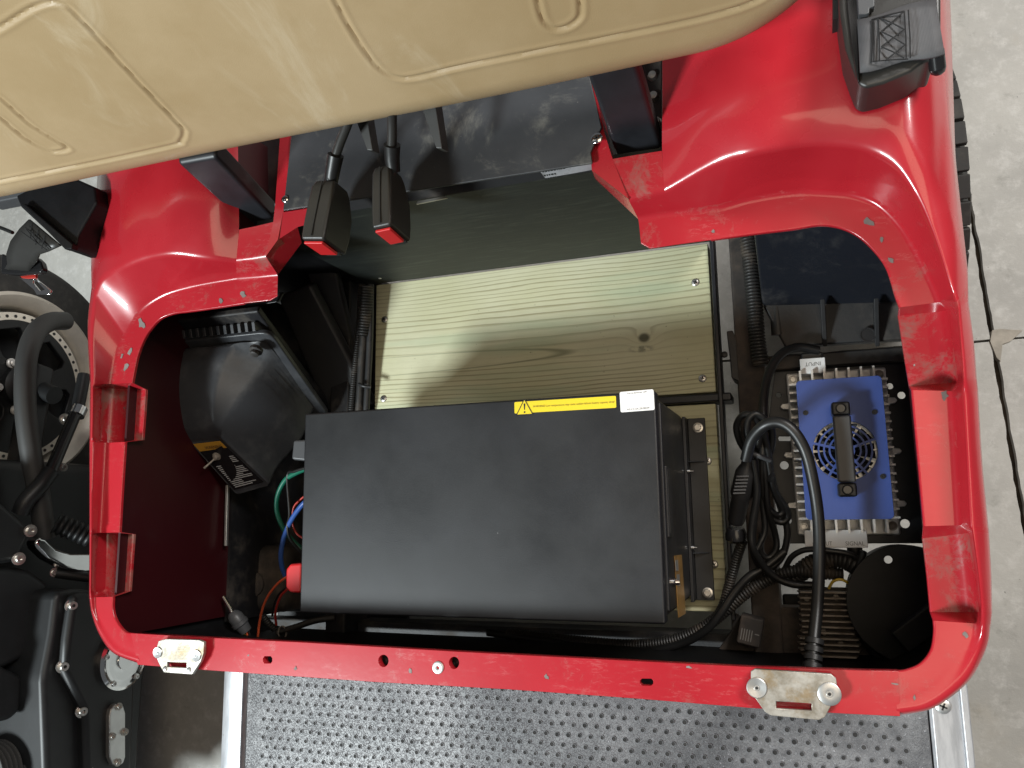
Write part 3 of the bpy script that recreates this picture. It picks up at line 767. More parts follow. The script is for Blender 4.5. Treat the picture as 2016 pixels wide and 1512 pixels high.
# make sure the front faces outward
me = back.data; bmx = bmesh.new(); bmx.from_mesh(me); bmesh.ops.remove_doubles(bmx, verts=bmx.verts[:], dist=1e-5); bmesh.ops.recalc_face_normals(bmx, faces=bmx.faces[:]); bmx.to_mesh(me); bmx.free()
me.polygons.foreach_set('use_smooth', [True] * len(me.polygons)); me.set_sharp_from_angle(angle=math.radians(60))

# seat posts: flat steel tubes standing in the deck slots
def post(name, bl, br, tl, tr, zb, zt):
    a, b, c, d = U(*bl, zb), U(*br, zb), U(*tr, zt), U(*tl, zt); e = V(0, .03, 0)
    a0, b0_ = a + (a - d) * .4, b + (b - c) * .4
    MB().prism([a0, b0_, c, d], e).build(name, M['steel_clean'], cart, bevel=.006, seg=3)
post('seat_post', (1212,306), (1303,292), (1155,146), (1252,122), .66, .80)
post('seat_post', (478,440), (540,432), (348,322), (424,308), .66, .80)

# ---- centre: dusty grey panel over the engine, its lip, sticker, plywood bulkhead
yp = 0.422
pa, pb = U(557, 414, .70), U(1168, 321, .70)
gp = [(557,414),(1010,345),(1166,321),(1163,300),(1184,250),(1140,60),(1130,-40),(590,120),(574,262)]
MB().prism([U(u, v, .70) for u, v in gp], (0, 0, -.004)).build('engine_panel', M['grey_panel'], cart, bevel=.0012)
screw('panel_screw', U(561, 392, .701), .0055, cart, 'chrome')
screw('panel_screw', U(1175, 272, .702), .007, cart, 'chrome')
lip = MB(); q0, q1 = U(540, 417, .69), U(1185, 318, .69)
lip.prism([V(q0.x, yp + .012, .690), V(q1.x, yp + .012, .690), V(q1.x, yp - .001, .662), V(q0.x, yp - .001, .662)], (0, .004, .002)); lip.build('panel_lip', M['steel'], cart, bevel=.001)
n_ = V(0, -.028, .013).cross(V(1, 0, 0)).normalized()
def lipq(u, v):
    a = V(0, yp + .012, .690); nn = V(1, 0, 0).cross(V(0, -.013, -.028)).normalized(); d = R @ Vector((u - 1008.0, -(v - 756.0), -F)); k = (a - CAM).dot(nn) / d.dot(nn); return CAM + d * k
sk = [lipq(*p) for p in ((1060,332),(1166,314),(1172,332),(1074,350))]
nn = (sk[1] - sk[0]).cross(sk[3] - sk[0]).normalized(); nn = nn if nn.dot(CAM - sk[0]) > 0 else -nn
stk = MB().prism([p + nn * .0012 for p in sk], nn * -.0006).build('serial_sticker', simple('faded_sticker', (.30, .30, .31), .5, var=.3, dust=(.10, .09, .08), dscale=60, dlo=.45, dhi=.6), cart)
fx = frame3(sk[3] + nn * .0014 + (sk[1] - sk[0]) * .03 + (sk[0] - sk[3]) * .62, sk[1] - sk[0], sk[0] - sk[3])
for i, (wd, off) in enumerate(((.028, 0), (.014, -.0065), (.022, -.012))):
    b = MB(); x = 0
    while x < wd:
        l = random.uniform(.0012, .004); b.add([fx @ V(x, off, 0), fx @ V(x + l, off, 0), fx @ V(x + l, off + .0026, 0), fx @ V(x, off + .0026, 0)], [(0, 1, 2, 3)]); x += l + .001
    b.build('sticker_print', M['ink'], stk)
MB().box((.012, yp + .009, .497), (.62, .018, .328)).build('plywood_bulkhead', M['plywood'], cart, bevel=.001)
for u, v in ((748, 548),):
    q = UY(u, v, yp); MB().lathe(q, (0, -1, 0), [(.003, 0), (.002, .001), (0, .001)], 12).build('bulkhead_screw', M['zinc'], cart)
# unpainted edge of the bulkhead and the cable tie scrap
MB().prism([U(*p, .665) for p in ((820,402),(880,390),(877,386),(822,396))], (0, 0, -.002)).build('foil_scrap', M['zinc'], cart)

# seat-frame fins seen under the cushion
for u, v in ((690, 238), (828, 232)):
    a = U(u, v, .79); MB().prism([a + V(-.012, .05, 0), a + V(.014, .05, 0), a + V(.014, -.028, -.03), a + V(.006, -.026, -.03)], (0.004, 0, -.012)).build('seat_frame_fin', M['buckle'], cart, bevel=.001)

# ---- seat belt buckles on stalks
def buckle(nl, nr, fl_, zt, zb, stalk, sleeve, label):
    """nl/nr: left and right edge of the narrow upper face (top, bottom pixel); fl_: lower far edge"""
    A, B = U(*nl[0], zt), U(*nl[1], zb); C, D = U(*nr[0], zt), U(*nr[1], zb)
    L = ((B - A) + (D - C)); ln_ = L.length / 2; L.normalize()
    T = ((C - A) + (D - B)); tw = T.length / 2; T = (T - L * T.dot(L)).normalized(); N = T.cross(L).normalized(); N = N if N.z > 0 else -N
    o = (A + C) / 2; hgt_ = .056; k = MB()
    sec = lambda s, w0, h0, h1: [o + L * s + T * x + N * y for x, y in ((-w0, h1), (w0, h1), (w0, h0), (-w0, h0))]
    hw = tw / 2
    rows = [sec(0, hw * .82, -.036, -.004), sec(.010, hw * .97, -.042, -.0005), sec(.035, hw, -hgt_, 0), sec(ln_ * .75, hw, -hgt_ - .002, 0), sec(ln_, hw * .97, -hgt_, -.001)]
    k.grid(rows, 0, closed=True, cap=True)
    bk = k.build('seat_belt_buckle', M['buckle'], cart, bevel=.004, seg=3)
    bk['label'] = label
    s2 = MB(); s2.box(o + L * ln_ * .5 + N * .0008 - T * hw * .05, (.0012, ln_ * .9, .0012), (T, L, N)); s2.build('buckle_seam', M['ink'], bk)
    e0 = o + L * (ln_ + .0005)
    b2 = MB(); b2.prism([e0 + T * x + N * y for x, y in ((-hw * .8, -.005), (hw * .78, -.005), (hw * .70, -.044), (-hw * .76, -.044))], L * .004); b2.build('release_button', M['red_pl'], bk, bevel=.0015)
    b3 = MB(); b3.box(e0 + N * -.050 + T * hw * .1, (hw * 1.2, .003, .005), (T, L, N)); b3.build('tongue_slot', M['ink'], bk)
    pts = [U(*p) for p in stalk]; t = MB(); t.tube(pts, .0062, 12); t.build('stalk', M['buckle'], bk, smooth=60)
    t = MB(); t.tube([U(*p) for p in sleeve], [.0085, .0095, .0105], 12, smooth=False); t.build('stalk_sleeve', M['rubber'], bk, smooth=60)
buckle(((614,352),(590,466)), ((660,350),(636,474)), None, .765, .772, ((655,352,.752),(658,320,.76),(668,285,.775),(686,238,.80),(694,200,.82)), ((651,365,.748),(655,338,.756),(661,305,.767)), 'left black buckle hanging lowest, its red button half hidden')
buckle(((733,323),(728,447)), ((765,322),(771,443)), None, .765, .772, ((772,345,.752),(770,310,.762),(772,270,.78),(772,230,.80),(772,200,.82)), ((775,338,.752),(772,312,.761),(772,285,.773)), 'right black buckle with its red release button showing')

# ---- belt retractors
rt = MB()
pr_ = [(1650,-60),(1652,20),(1664,95),(1680,140),(1690,165),(1705,172),(1740,163),(1795,140),(1822,118),(1840,118),(1853,60),(1853,-60)]
rt.prism([U(u, v, .80) for u, v in pr_], (0, 0, -.055)); ro = rt.build('belt_retractor', M['buckle'], cart, bevel=.006, seg=3)
ro['label'] = 'right retractor with grey stitched webbing across it'
rb = MB(); rb.prism([U(u, v, .803) for u, v in ((1664,-60),(1668,20),(1676,90),(1688,160),(1692,160),(1690,90),(1690,-60))], (0, 0, -.004)); rb.build('retractor_lip', M['black_gloss'], ro, bevel=.001)
wb = MB(); wp = [(1687,36),(1740,25),(1800,8),(1838,-2),(1850,40),(1860,104),(1838,113),(1796,122),(1740,130),(1700,142),(1694,140)]
rows = []
for t in range(9):
    a = t / 8; top = Vector((1687 + a * 155, 38 - a * 42 + 3 * math.sin(a * 7), 0)); bot = Vector((1694 + a * 166, 142 - a * 38 + 3 * math.sin(a * 9), 0))
    rows.append([U(*(top.lerp(bot, k / 6)[:2]), .809 + .003 * math.sin(a * 5 + k * .4)) for k in range(7)])
wb.grid(rows); wo = wb.build('webbing', M['web'], ro, smooth=60); so = wo.modifiers.new('solid', 'SOLIDIFY'); so.thickness = .0025
st = MB()
for seg in (((1716,38),(1716,122)),((1720,40),(1720,122)),((1729,36),(1731,118)),((1733,34),(1780,22)),((1780,22),(1784,116)),((1788,20),(1792,114)),((1718,121),(1788,116)),
            ((1735,36),(1780,58)),((1780,22),(1735,62)),((1735,62),(1782,88)),((1780,58),(1735,92)),((1735,92),(1780,114)),((1782,88),(1742,120)),((1717,38),(1780,22))):
    st.tube([U(*seg[0], .8125), (U(*seg[0], .8125) + U(*seg[1], .8125)) / 2 + V(.0004, 0, .0005), U(*seg[1], .8125)], .0007, 5, smooth=False)
st.build('stitching', M['thread'], wo)
kn = MB(); kn.tube([U(1842,100,.80), U(1846,135,.79)], .0075, 14, smooth=False); kn.lathe(U(1846,135,.79), U(1846,135,.79) - U(1842,100,.80), [(.0075, 0), (.006, .004), (.003, .006), (0, .0065)], 14); kn.build('retractor_peg', M['black_gloss'], ro, smooth=40)
gr = MB(); gr.prism([U(u, v, .812) for u, v in ((1686,-30),(1722,-30),(1722,12),(1712,16),(1711,26),(1704,28),(1690,28))], (0, 0, -.01)); gr.build('retractor_tab', M['grey_pl'], ro, bevel=.001)
bk_ = MB(); bk_.prism([U(u, v, .78) for u, v in ((1640,-60),(1654,-60),(1653,34),(1640,38))], (0, 0, -.06)); bk_.build('retractor_bracket', M['ink'], ro)

# left retractor with twisted webbing and latch tongue
lr = MB(); lr.prism([U(u, v, .74) for u, v in ((30,385),(60,370),(150,352),(186,368),(190,398),(154,462),(150,478),(142,490),(128,490),(40,408))], (0, 0, -.05))
lo = lr.build('belt_retractor', M['void'], cart, bevel=.004); lo['label'] = 'left retractor with latch tongue dangling over the tyre'
l2_ = MB(); l2_.prism([U(u, v, .75) for u, v in ((40,402),(48,400),(142,480),(140,490),(126,490))], (0, 0, -.012)); l2_.build('retractor_lip', M['void'], lo, bevel=.002)
l3 = MB(); l3.prism([U(u, v, .735) for u, v in ((-30,372),(80,362),(86,380),(30,390),(-30,402))], (0, 0, -.03)); l3.build('retractor_bracket', M['grey_pl'], lo, bevel=.003)
wb = MB(); rows = []
cen = [((56,432),(118,484)), ((38,450),(92,496)), ((20,475),(76,502)), ((12,500),(70,518)), ((14,520),(66,522)), ((6,534),(52,540))]
for i, (p, q) in enumerate(cen):
    rows.append([U(p[0] + (q[0] - p[0]) * k / 4, p[1] + (q[1] - p[1]) * k / 4, .728 - .012 * i) for k in range(5)])
wb.grid(rows); wo = wb.build('webbing', M['buckle'], lo, smooth=60); so = wo.modifiers.new('solid', 'SOLIDIFY'); so.thickness = .003
st = MB()
for seg in (((50,448),(100,488)),((42,456),(92,492)),((62,440),(60,470)),((75,452),(70,482)),((88,464),(82,490)),((52,452),(76,480)),((66,462),(92,484))):
    st.tube([U(*seg[0], .7285), U(*seg[1], .7225)], .0008, 5, smooth=False)
st.build('stitching', M['thread'], wo)
lt = MB(); lt.prism([U(u, v, .672) for u, v in ((2,498),(14,505),(16,530),(66,520),(70,505),(80,515),(84,530),(78,537),(30,541),(0,538))], (0, 0, -.012)); lt.build('latch_head', M['black_gloss'], lo, bevel=.003)
ctr = U(70, 555, .655)
def l2(p): q = U(p[0], p[1], .655) - ctr; return (q.x, q.y)
holed('latch_tongue', [l2(p) for p in ((34,540),(48,534),(68,538),(72,550),(100,572),(96,580),(72,580),(66,570),(40,548))], [[l2(p) for p in ((66,550),(74,556),(88,570),(78,573),(64,556))]], .0025, M['chrome'], lo, Matrix.Translation(ctr))
rn = MB(); rn.prism([U(u, v, .6575) for u, v in ((36,540),(48,533),(70,537),(70,547),(52,548),(42,547))], (0, 0, -.005)); rn.build('latch_red_reflection', M['red_w'], lo, bevel=.001)  # red piece added in place of the red reflected at the tongue's base
tb_ = MB(); tb_.tube([U(-30,440,.70), U(0,448,.70), U(25,458,.70)], .003, 8); tb_.build('retractor_cord', M['rubber'], lo, smooth=60)

# ================================================================== inside the bay (parts of the cart)
# inner body side, left
wl = U(240, 1000, .66).x - .012
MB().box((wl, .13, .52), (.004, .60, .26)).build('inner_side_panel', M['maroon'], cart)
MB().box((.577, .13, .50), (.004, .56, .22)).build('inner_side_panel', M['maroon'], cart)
# frame rails and crossmembers
zt = .335
def rail(name, x0, x1, y0, y1, z1, h=.06, mat='steel', bev=.004):
    return MB().box(((x0 + x1) / 2, (y0 + y1) / 2, z1 - h / 2), (x1 - x0, y1 - y0, h)).build(name, M[mat], cart, bevel=bev)
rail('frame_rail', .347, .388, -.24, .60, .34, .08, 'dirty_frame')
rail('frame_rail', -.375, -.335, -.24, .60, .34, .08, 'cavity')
rail('crossmember', -.335, .337, -.235, -.185, .30, .05, 'cavity')
rail('crossmember', -.335, .337, .165, .178, .338, .05, 'steel_clean', .003)
rail('board_support', .318, .3245, -.16, .43, .345, .04, 'steel_clean', .002)
rail('board_support', -.31, -.295, -.16, .43, .30, .02, 'steel_clean', .002)
rail('front_tray', .385, .60, -.235, -.14, .335, .04, 'dirty_frame')
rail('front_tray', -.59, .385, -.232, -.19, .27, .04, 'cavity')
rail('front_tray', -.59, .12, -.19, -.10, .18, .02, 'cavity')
MB().box((-.44, .435, .42), (.30, .008, .48)).build('rear_bulkhead', M['void'], cart)
MB().box((wl + .004, .12, .29), (.006, .60, .24)).build('bay_side', M['cavity'], cart)
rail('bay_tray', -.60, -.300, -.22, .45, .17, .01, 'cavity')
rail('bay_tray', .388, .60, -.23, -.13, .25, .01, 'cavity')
# left: sloping black bulkhead behind the controller, with folded strip
bk = MB()
bk.prism([V(-.60, .325, .56), V(-.37, .325, .56), V(-.39, .185, .30), V(-.60, .185, .30)], (0, .012, -.006)); bk.build('bay_bulkhead', M['cavity'], cart, bevel=.004)
bk = MB(); bk.prism([U(*p) for p in ((545,585,.44),(610,560,.43),(735,800,.31),(640,812,.32))], (.004, .01, -.014)); bk.build('bay_gusset', M['black_pl'], cart, bevel=.006)
bk = MB(); bk.prism([U(*p) for p in ((595,520,.42),(650,480,.42),(700,700,.32),(690,760,.31),(640,640,.36))], (0, .012, -.012)); bk.build('bay_web', M['cavity'], cart, bevel=.005)
bk = MB(); bk.prism([U(*p) for p in ((365,628,.545),(545,595,.545),(555,575,.53),(365,600,.53))], (0, .004, -.012)); bk.build('bulkhead_edge', M['black_pl'], cart, bevel=.004)
# right bay liner: sloping wall, ledge with ribs, cross bar
bk = MB(); bk.prism([V(.392, .40, .60), V(.585, .37, .60), V(.585, .285, .365), V(.392, .30, .365)], (0, .012, -.004)); bk.build('bay_liner', M['navy_bay'], cart, bevel=.004)
bk = MB(); bk.prism([V(.392, .305, .365), V(.59, .29, .365), V(.59, .235, .355), V(.42, .238, .355)], (0, 0, -.02)); bk.build('bay_ledge', M['steel'], cart, bevel=.003)
for u in (1625, 1728):
    a = U(u, 690, .355); MB().prism([a + V(-.003, .005, .002), a + V(-.003, .058, .004), a + V(-.003, .066, .045)], (.006, 0, 0)).build('ledge_rib', M['black_pl'], cart, bevel=.001)
MB().lathe(U(1708, 660, .362), (0, 0, 1), [(.0105, .0035), (.0105, .0045), (.009, .0045), (.0085, .001), (0, .001)], 26).build('ledge_plug', M['black_pl'], cart, smooth=40)
rail('charger_crossbar', .395, .59, .205, .226, .352, .03, 'steel', .003)
# perforated charger plate
o = V(.48, .08, .333)
def pl2(u, v): q = U(u, v, .333) - o; return (q.x, q.y)
def ph(u, v, r): c_ = pl2(u, v); return circ(c_[0], c_[1], r, 18)
hl = [ph(1533,778,.0038), ph(1775,778,.0052), ph(1544,916,.0062), ph(1552,1025,.0047), ph(1782,1031,.0062), ph(1752,760,.0045), ph(1641,722,.0045),
      [pl2(1534,859), pl2(1556,859), pl2(1558,863), pl2(1556,868), pl2(1534,868), pl2(1532,863)]]
holed('charger_plate', [(-.078, .125), (.115, .125), (.115, -.13), (-.075, -.13), (-.090, -.07), (-.090, .06)], hl, .003, M['steel_clean'], cart, Matrix.Translation(o))
# black round cover with a drilled hole, front right corner
dc = V(.55, -.125, .40)
def d2(u, v): q = U(u, v, .40) - dc; return (q.x, q.y)
holed('drum_cover', circ(0, 0, .076, 48), [circ(*d2(1749, 1102), .0052, 18)], .004, M['void'], cart, Matrix.Translation(dc))
db = MB(); db.lathe(dc + V(0, 0, -.004), (0, 0, -1), [(.074, 0), (.074, .07), (.060, .075)], 48, cap=False); db.build('drum_wall', M['void'], cart, smooth=40)
bk = MB(); bk.bar(U(1770, 1265, .46), U(1850, 1205, .46), .03, .02); bk.build('drum_strap', M['void'], cart, bevel=.003)

# ---- bracket on the frame rail
bb = MB(); bb.prism([U(*p, .34) for p in ((1430,652),(1442,650),(1450,668),(1456,752),(1440,744),(1436,700))], (0, 0, -.05)); bb.build('rail_bracket', M['steel'], cart, bevel=.002)
screw('bracket_bolt', U(1426, 698, .335), .005, cart, 'steel', cross=False)

# ================================================================== separate things
# ---- wooden boards
def board(name, label, x0, x1, y0, y1, z1, th, screws):
    t = thing(name, label, 'wooden board', group='boards under the battery')
    MB().box(((x0 + x1) / 2, (y0 + y1) / 2, z1 - th / 2), (x1 - x0, y1 - y0, th)).build('plank', M['wood'], t, bevel=.0015)
    for i, (u, v) in enumerate(screws): screw('wood_screw', U(u, v, z1 + .0004), .0062, t, rot=i * .9 + .3)
board('treated_board', 'pale green treated pine board with a dark knot, behind the black battery', -.287, .314, .181, .421, .33, .032, ((1369,556),(757,629),(1383,745),(755,785)))
board('treated_board', 'pine board mostly hidden beneath the black battery, edge showing at its right', -.287, .312, -.15, .163, .328, .032, ((1393,908),(1406,1111)))

# ---- battery
bt_ = thing('lithium_battery', 'big black metal lithium battery box with yellow warning strip on top', 'battery')
bx = MB(); bx.box((0, .0075, .452), (.518, .276, .236)); bx.build('case', M['batt'], bt_, bevel=.003)
ld = MB(); ld.box((0, .0075, .5695), (.524, .288, .021)); ld.build('lid', M['batt'], bt_, bevel=.003, seg=3)
zl = .5802
en = MB(); en.box((.262, .0075, .455), (.006, .262, .212)); en.build('end_plate', M['batt'], bt_, bevel=.002)
hs = MB(); hs.box((.2655, .012, .535), (.003, .090, .034)); hs.build('handle_frame', M['black_pl'], bt_, bevel=.001)
hs = MB(); hs.box((.2672, .012, .535), (.001, .080, .024)); hs.build('handle_recess', M['ink'], bt_)
br_ = MB(); br_.box((.2675, .004, .352), (.005, .272, .040)); br_.box((.2830, .004, .341), (.026, .272, .006))
for y in (.072, -.064): br_.prism([V(.268, y, .344), V(.294, y, .344), V(.268, y, .358)], (0, .002, 0))
br_.build('mounting_angle', M['batt'], bt_, bevel=.001)
for u, v in ((1374, 842), (1393, 1167)):
    p = U(u, v, .345); b = MB(); b.lathe(p, (0, 0, 1), [(.0078, -.001), (.0078, .001), (.006, .0015)], 24); b.lathe(p, (0, 0, 1), [(.0058, .001), (.0058, .006), (.005, .0068), (0, .0068)], 6); b.build('mounting_bolt', M['zinc'], bt_, bevel=.0003)
for u, v in ((1365, 927), (1371, 1079)):
    p = U(u, v, .38); b = MB(); b.lathe(V(.2695, p.y, .37), (1, 0, 0), [(.0042, 0), (.0042, .004), (.0022, .004), (.002, .009), (0, .009)], 12); b.build('side_nut', M['chrome'], bt_, smooth=40)
# bronze specification strip on the end plate with two connectors
lb = MB(); ps = [UX(*p, .2655) for p in ((1327,1094),(1341,1092),(1349,1208),(1335,1216))]
lb.prism(ps, (.0008, 0, 0)); lbo = lb.build('bronze_label', M['bronze'], bt_)
for (a, b, c, d) in ((1329, 1103, 1334, 1124), (1332, 1131, 1337, 1153)):
    q = MB(); q.prism([UX(*p, .2668) for p in ((a, b), (c, b - 1), (c + 1.5, d), (a + 1.5, d))], (.0006, 0, 0)); q.build('label_emblem', M['satin'], lbo)
b = MB(); p = UX(1323, 1146, .265); b.lathe(p, (1, 0, 0), [(.006, 0), (.006, .004), (.004, .005), (.003, .010), (0, .010)], 16); b.build('end_switch', M['chrome'], bt_, smooth=40)
# terminal covers on the left end
tc = MB(); a, b_ = -.262, -.287
tc.prism([U(*p, .53) for p in ((573,905),(602,908),(604,865),(577,866))], (0, 0, -.045)); tc.build('negative_terminal_cover', M['grey_pl'], bt_, bevel=.004)
tc = MB(); tc.prism([U(*p, .54) for p in ((562,1121),(570,1110),(594,1108),(592,1168),(570,1167),(561,1157))], (0, 0, -.05)); tc.build('positive_terminal_cover', M['red_pl'], bt_, bevel=.004)
# warning strip: sits square on the lid
A0, A1 = U(1013, 803, zl), U(1213, 791, zl)
ex = (A1 - A0).normalized(); ey = V(0, 0, 1).cross(ex); Wd = (A1 - A0).length; Hh = .0155
fr = frame3(A0, ex, ey)
ys = MB(); ys.prism([fr @ V(x, y, .0003) for x, y in rrect(0, -Hh / 2, Wd, Hh / 2, .0015, 3)], (0, 0, -.0003)); yo = ys.build('warning_strip', M['yellow'], bt_)
tri = MB(); tx = .0145; tri.prism([fr @ V(x, y, .0006) for x, y in ((tx, .0105), (tx + .0108, -.0098), (tx - .0108, -.0098))], (0, 0, -.0004)); tri.build('warning_triangle', M['yellow'], yo)
edge_ = MB(); tp = [V(tx, .0110, .0008), V(tx + .0115, -.0100, .0008), V(tx - .0115, -.0100, .0008)]
for i in range(3): edge_.bar(fr @ tp[i], fr @ tp[(i + 1) % 3], .0011, .0003)
edge_.prism([fr @ V(tx + x, y, .0008) for x, y in ((-.0013, .005), (.0013, .005), (.0006, -.0035), (-.0006, -.0035))], (0, 0, -.0002))
edge_.prism([fr @ V(tx + x, y - .0066, .0008) for x, y in circ(0, 0, .0013, 10)], (0, 0, -.0002)); edge_.build('triangle_mark', M['ink'], yo)
text_mesh('warning_text', 'WARNING! Low temperatures may cause sudden lithium battery capacity drop!', frame3(fr @ V(.0265, -.0018, .0007), ex, ey), Wd - .0285, .0034, M['ink_dim'], yo)
S0, S1, S2 = U(1222, 812, zl), U(1289, 807, zl), U(1219, 772, zl)
sx_ = (S1 - S0).normalized(); sy_ = V(0, 0, 1).cross(sx_); sw, sh = (S1 - S0).length, (S2 - S0).length
f2 = frame3(S0, sx_, sy_)
ws = MB(); ws.prism([f2 @ V(x, y, .0003) for x, y in rrect(0, 0, sw, sh, .002, 3)], (0, 0, -.0003)); wo = ws.build('white_sticker', M['white'], bt_)
text_mesh('sticker_text', 'Scan to download  APP', frame3(f2 @ V(sw * .22, sh * .86, .0006), sx_, sy_), sw * .58, .0024, M['greyink'], wo)
text_mesh('sticker_text', 'A5:C2:3A:2B:0B:E9', frame3(f2 @ V(sw * .19, sh * .07, .0006), sx_, sy_), sw * .66, .0026, M['greyink'], wo)

# ---- charger
ch = thing('battery_charger', 'blue-topped finned charger with black carry handle and round fan grille', 'battery charger')
cx, cy = .4855, .0805
bs = MB(); bs.box((cx, cy, .341), (.135, .237, .012)); bs.build('base_flange', M['cast'], ch, bevel=.003, seg=3)
for y in (.150, .078, .005):
    for s in (-1, 1):
        e = MB(); e.prism([V(cx + s * .066 + x, cy + (y - cy) + yy, .347) for x, yy in [(s * a, b) for a, b in ((0, -.005), (.010, -.004), (.013, 0), (.010, .004), (0, .005))]], (0, 0, -.010)); e.build('mounting_ear', M['cast'], ch, bevel=.0012)
for x in (-.058, .058):
    for y in (-.106, .108):
        p = V(cx + x, cy + y, .347); b = MB(); b.lathe(p, (0, 0, 1), [(.0065, 0), (.0065, .001), (.005, .0012)], 18); b.lathe(p, (0, 0, 1), [(.0045, .001), (.0045, .0045), (.0038, .005), (0, .005)], 6); b.build('flange_bolt', M['zinc' if x < 0 else 'cast_dirty'], ch)
core = MB(); core.box((cx, cy, .370), (.104, .192, .050)); core.build('housing', M['cast'], ch, bevel=.002)
for i in range(17):
    y = cy - .094 + i * .01175
    for s in (-1, 1):
        f = MB(); f.box((cx + s * .0575, y, .373), (.013, .0028, .048)); f.build('cooling_fin', M['cast'], ch)
for i in range(7):
    x = cx - .048 + i * .016
    for s in (-1, 1):
        f = MB(); f.box((x, cy + s * .1045, .370), (.0028, .019, .044)); f.build('cooling_fin', M['cast'], ch)
# blue cover plate with the fan opening
fm = Matrix.Translation((cx, cy, .420)); fcx, fcy, fr_ = .0015, -.0035, .0405
ol = rrect(-.0545, -.0955, .0545, .0955, .006, 4)
holed('cover_plate', ol, [circ(fcx, fcy, fr_, 48)], .0022, M['blue'], ch, fm, bevel=.0004)
gl = MB()
for r in (.0335, .0265, .0195):
    rows = []
    for k in range(49):
        a = 2 * math.pi * k / 48; rows.append([V(cx + fcx + math.cos(a) * q, cy + fcy + math.sin(a) * q, z) for q, z in ((r - .0012, .4185), (r - .0012, .4202), (r + .0012, .4202), (r + .0012, .4185))])
    gl.grid(rows, closed=True)
gl.lathe((cx + fcx, cy + fcy, .4185), (0, 0, 1), [(.0125, 0), (.0125, .0017), (0, .0017)], 28)
for k in range(5):
    a = math.radians(20 + 72 * k); d = V(math.cos(a), math.sin(a), 0); p = V(cx + fcx, cy + fcy, .4193); gl.bar(p + d * .012, p + d * .0415, .0032, .0016)
gl.build('fan_grille', M['blue'], ch, smooth=40)
fb = MB(); fb.lathe((cx + fcx, cy + fcy, .398), (0, 0, 1), [(.013, 0), (.013, .014), (.011, .016), (0, .016)], 24)
fb.build('fan_hub', M['black_gloss'], ch, smooth=40)
for k in range(9):
    a = 2 * math.pi * k / 9; d = V(math.cos(a), math.sin(a), 0); t = V(-math.sin(a), math.cos(a), 0); p = V(cx + fcx, cy + fcy, .405)
    b = MB(); b.prism([p + d * .012 - t * .006 + V(0, 0, .006), p + d * .038 - t * .012 + V(0, 0, .006), p + d * .038 + t * .010 - V(0, 0, .006), p + d * .012 + t * .004 - V(0, 0, .006)], (0, 0, .0012)); b.build('fan_blade', M['black_gloss'], ch)
fs = MB(); fs.lathe((cx + fcx, cy + fcy, .397), (0, 0, 1), [(.0, 0), (.043, 0), (.043, .020)], 40, cap=False); fs.build('fan_shroud', M['satin'], ch, smooth=40)
for i in range(40):
    a = 2 * math.pi * i / 40
    if i % 2: continue
    f = MB(); d = V(math.cos(a), math.sin(a), 0); f.bar(V(cx + fcx, cy + fcy, .402) + d * .036, V(cx + fcx, cy + fcy, .402) + d * .043, .0016, .010); f.build('shroud_fin', M['satin'], ch)
for x, y in ((-.045, .050), (.042, .046), (.045, -.040), (-.045, -.042)):
    p = V(cx + x, cy + y, .4202); b = MB(); b.lathe(p, (0, 0, 1), [(.0036, 0), (.0034, .0012), (.0016, .0014), (.0014, .0006), (0, .0006)], 14); b.build('cover_screw', M['ink'], ch, smooth=40)
hx0 = cx - .001
hd = MB(); hd.box((hx0, cy - .0035, .451), (.0225, .088, .010)); hd.build('handle_grip', M['grey_pl'], ch, bevel=.003, seg=3)
for s in (-1, 1):
    h = MB(); yy = cy - .0035 + s * .0535
    h.prism([V(hx0 - .0115, yy - .009, .4205), V(hx0 + .0115, yy - .009, .4205), V(hx0 + .0115, yy + .009, .4205), V(hx0 - .0115, yy + .009, .4205)], (0, 0, .032)); h.build('handle_foot', M['black_pl'], ch, bevel=.003)
    b = MB(); b.lathe((hx0, yy, .4525), (0, 0, 1), [(.0068, 0), (.0068, .0012), (.0052, .0016), (.005, .0004), (.0, .0004)], 20); b.build('handle_bolt', M['black_gloss'], ch, smooth=40)
# terminal blocks with stamped words
tb1 = MB(); tb1.box((cx - .030, cy + .1215, .372), (.034, .022, .024)); tb1.build('input_block', M['white'], ch, bevel=.001)
tb0 = MB(); tb0.box((cx - .030, cy + .137, .365), (.030, .012, .020)); tb0.build('input_gland', M['black_pl'], ch, bevel=.003)
text_mesh('input_word', 'INPUT', frame3(V(cx - .0195, cy + .1265, .3843), (-1, 0, 0), (0, -1, 0)), .021, .0055, M['greyink'], ch)
tb2 = MB(); tb2.box((cx - .018, cy - .122, .372), (.080, .024, .028)); tb2.build('output_block', M['white'], ch, bevel=.001)
text_mesh('output_word', 'OUTPUT', frame3(V(cx - .048, cy - .131, .3863), (1, 0, 0), (0, 1, 0)), .025, .0055, M['greyink'], ch)
text_mesh('signal_word', 'SIGNAL', frame3(V(cx - .006, cy - .131, .3863), (1, 0, 0), (0, 1, 0)), .024, .0055, M['greyink'], ch)
for dx in (-.036, .006):
    g = MB(); g.lathe(V(cx + dx, cy - .134, .366), (0, -1, 0), [(.010, 0), (.010, .006), (.0085, .008), (.0085, .020), (.006, .022)], 18); g.build('cable_gland', M['black_pl'], ch, smooth=40)

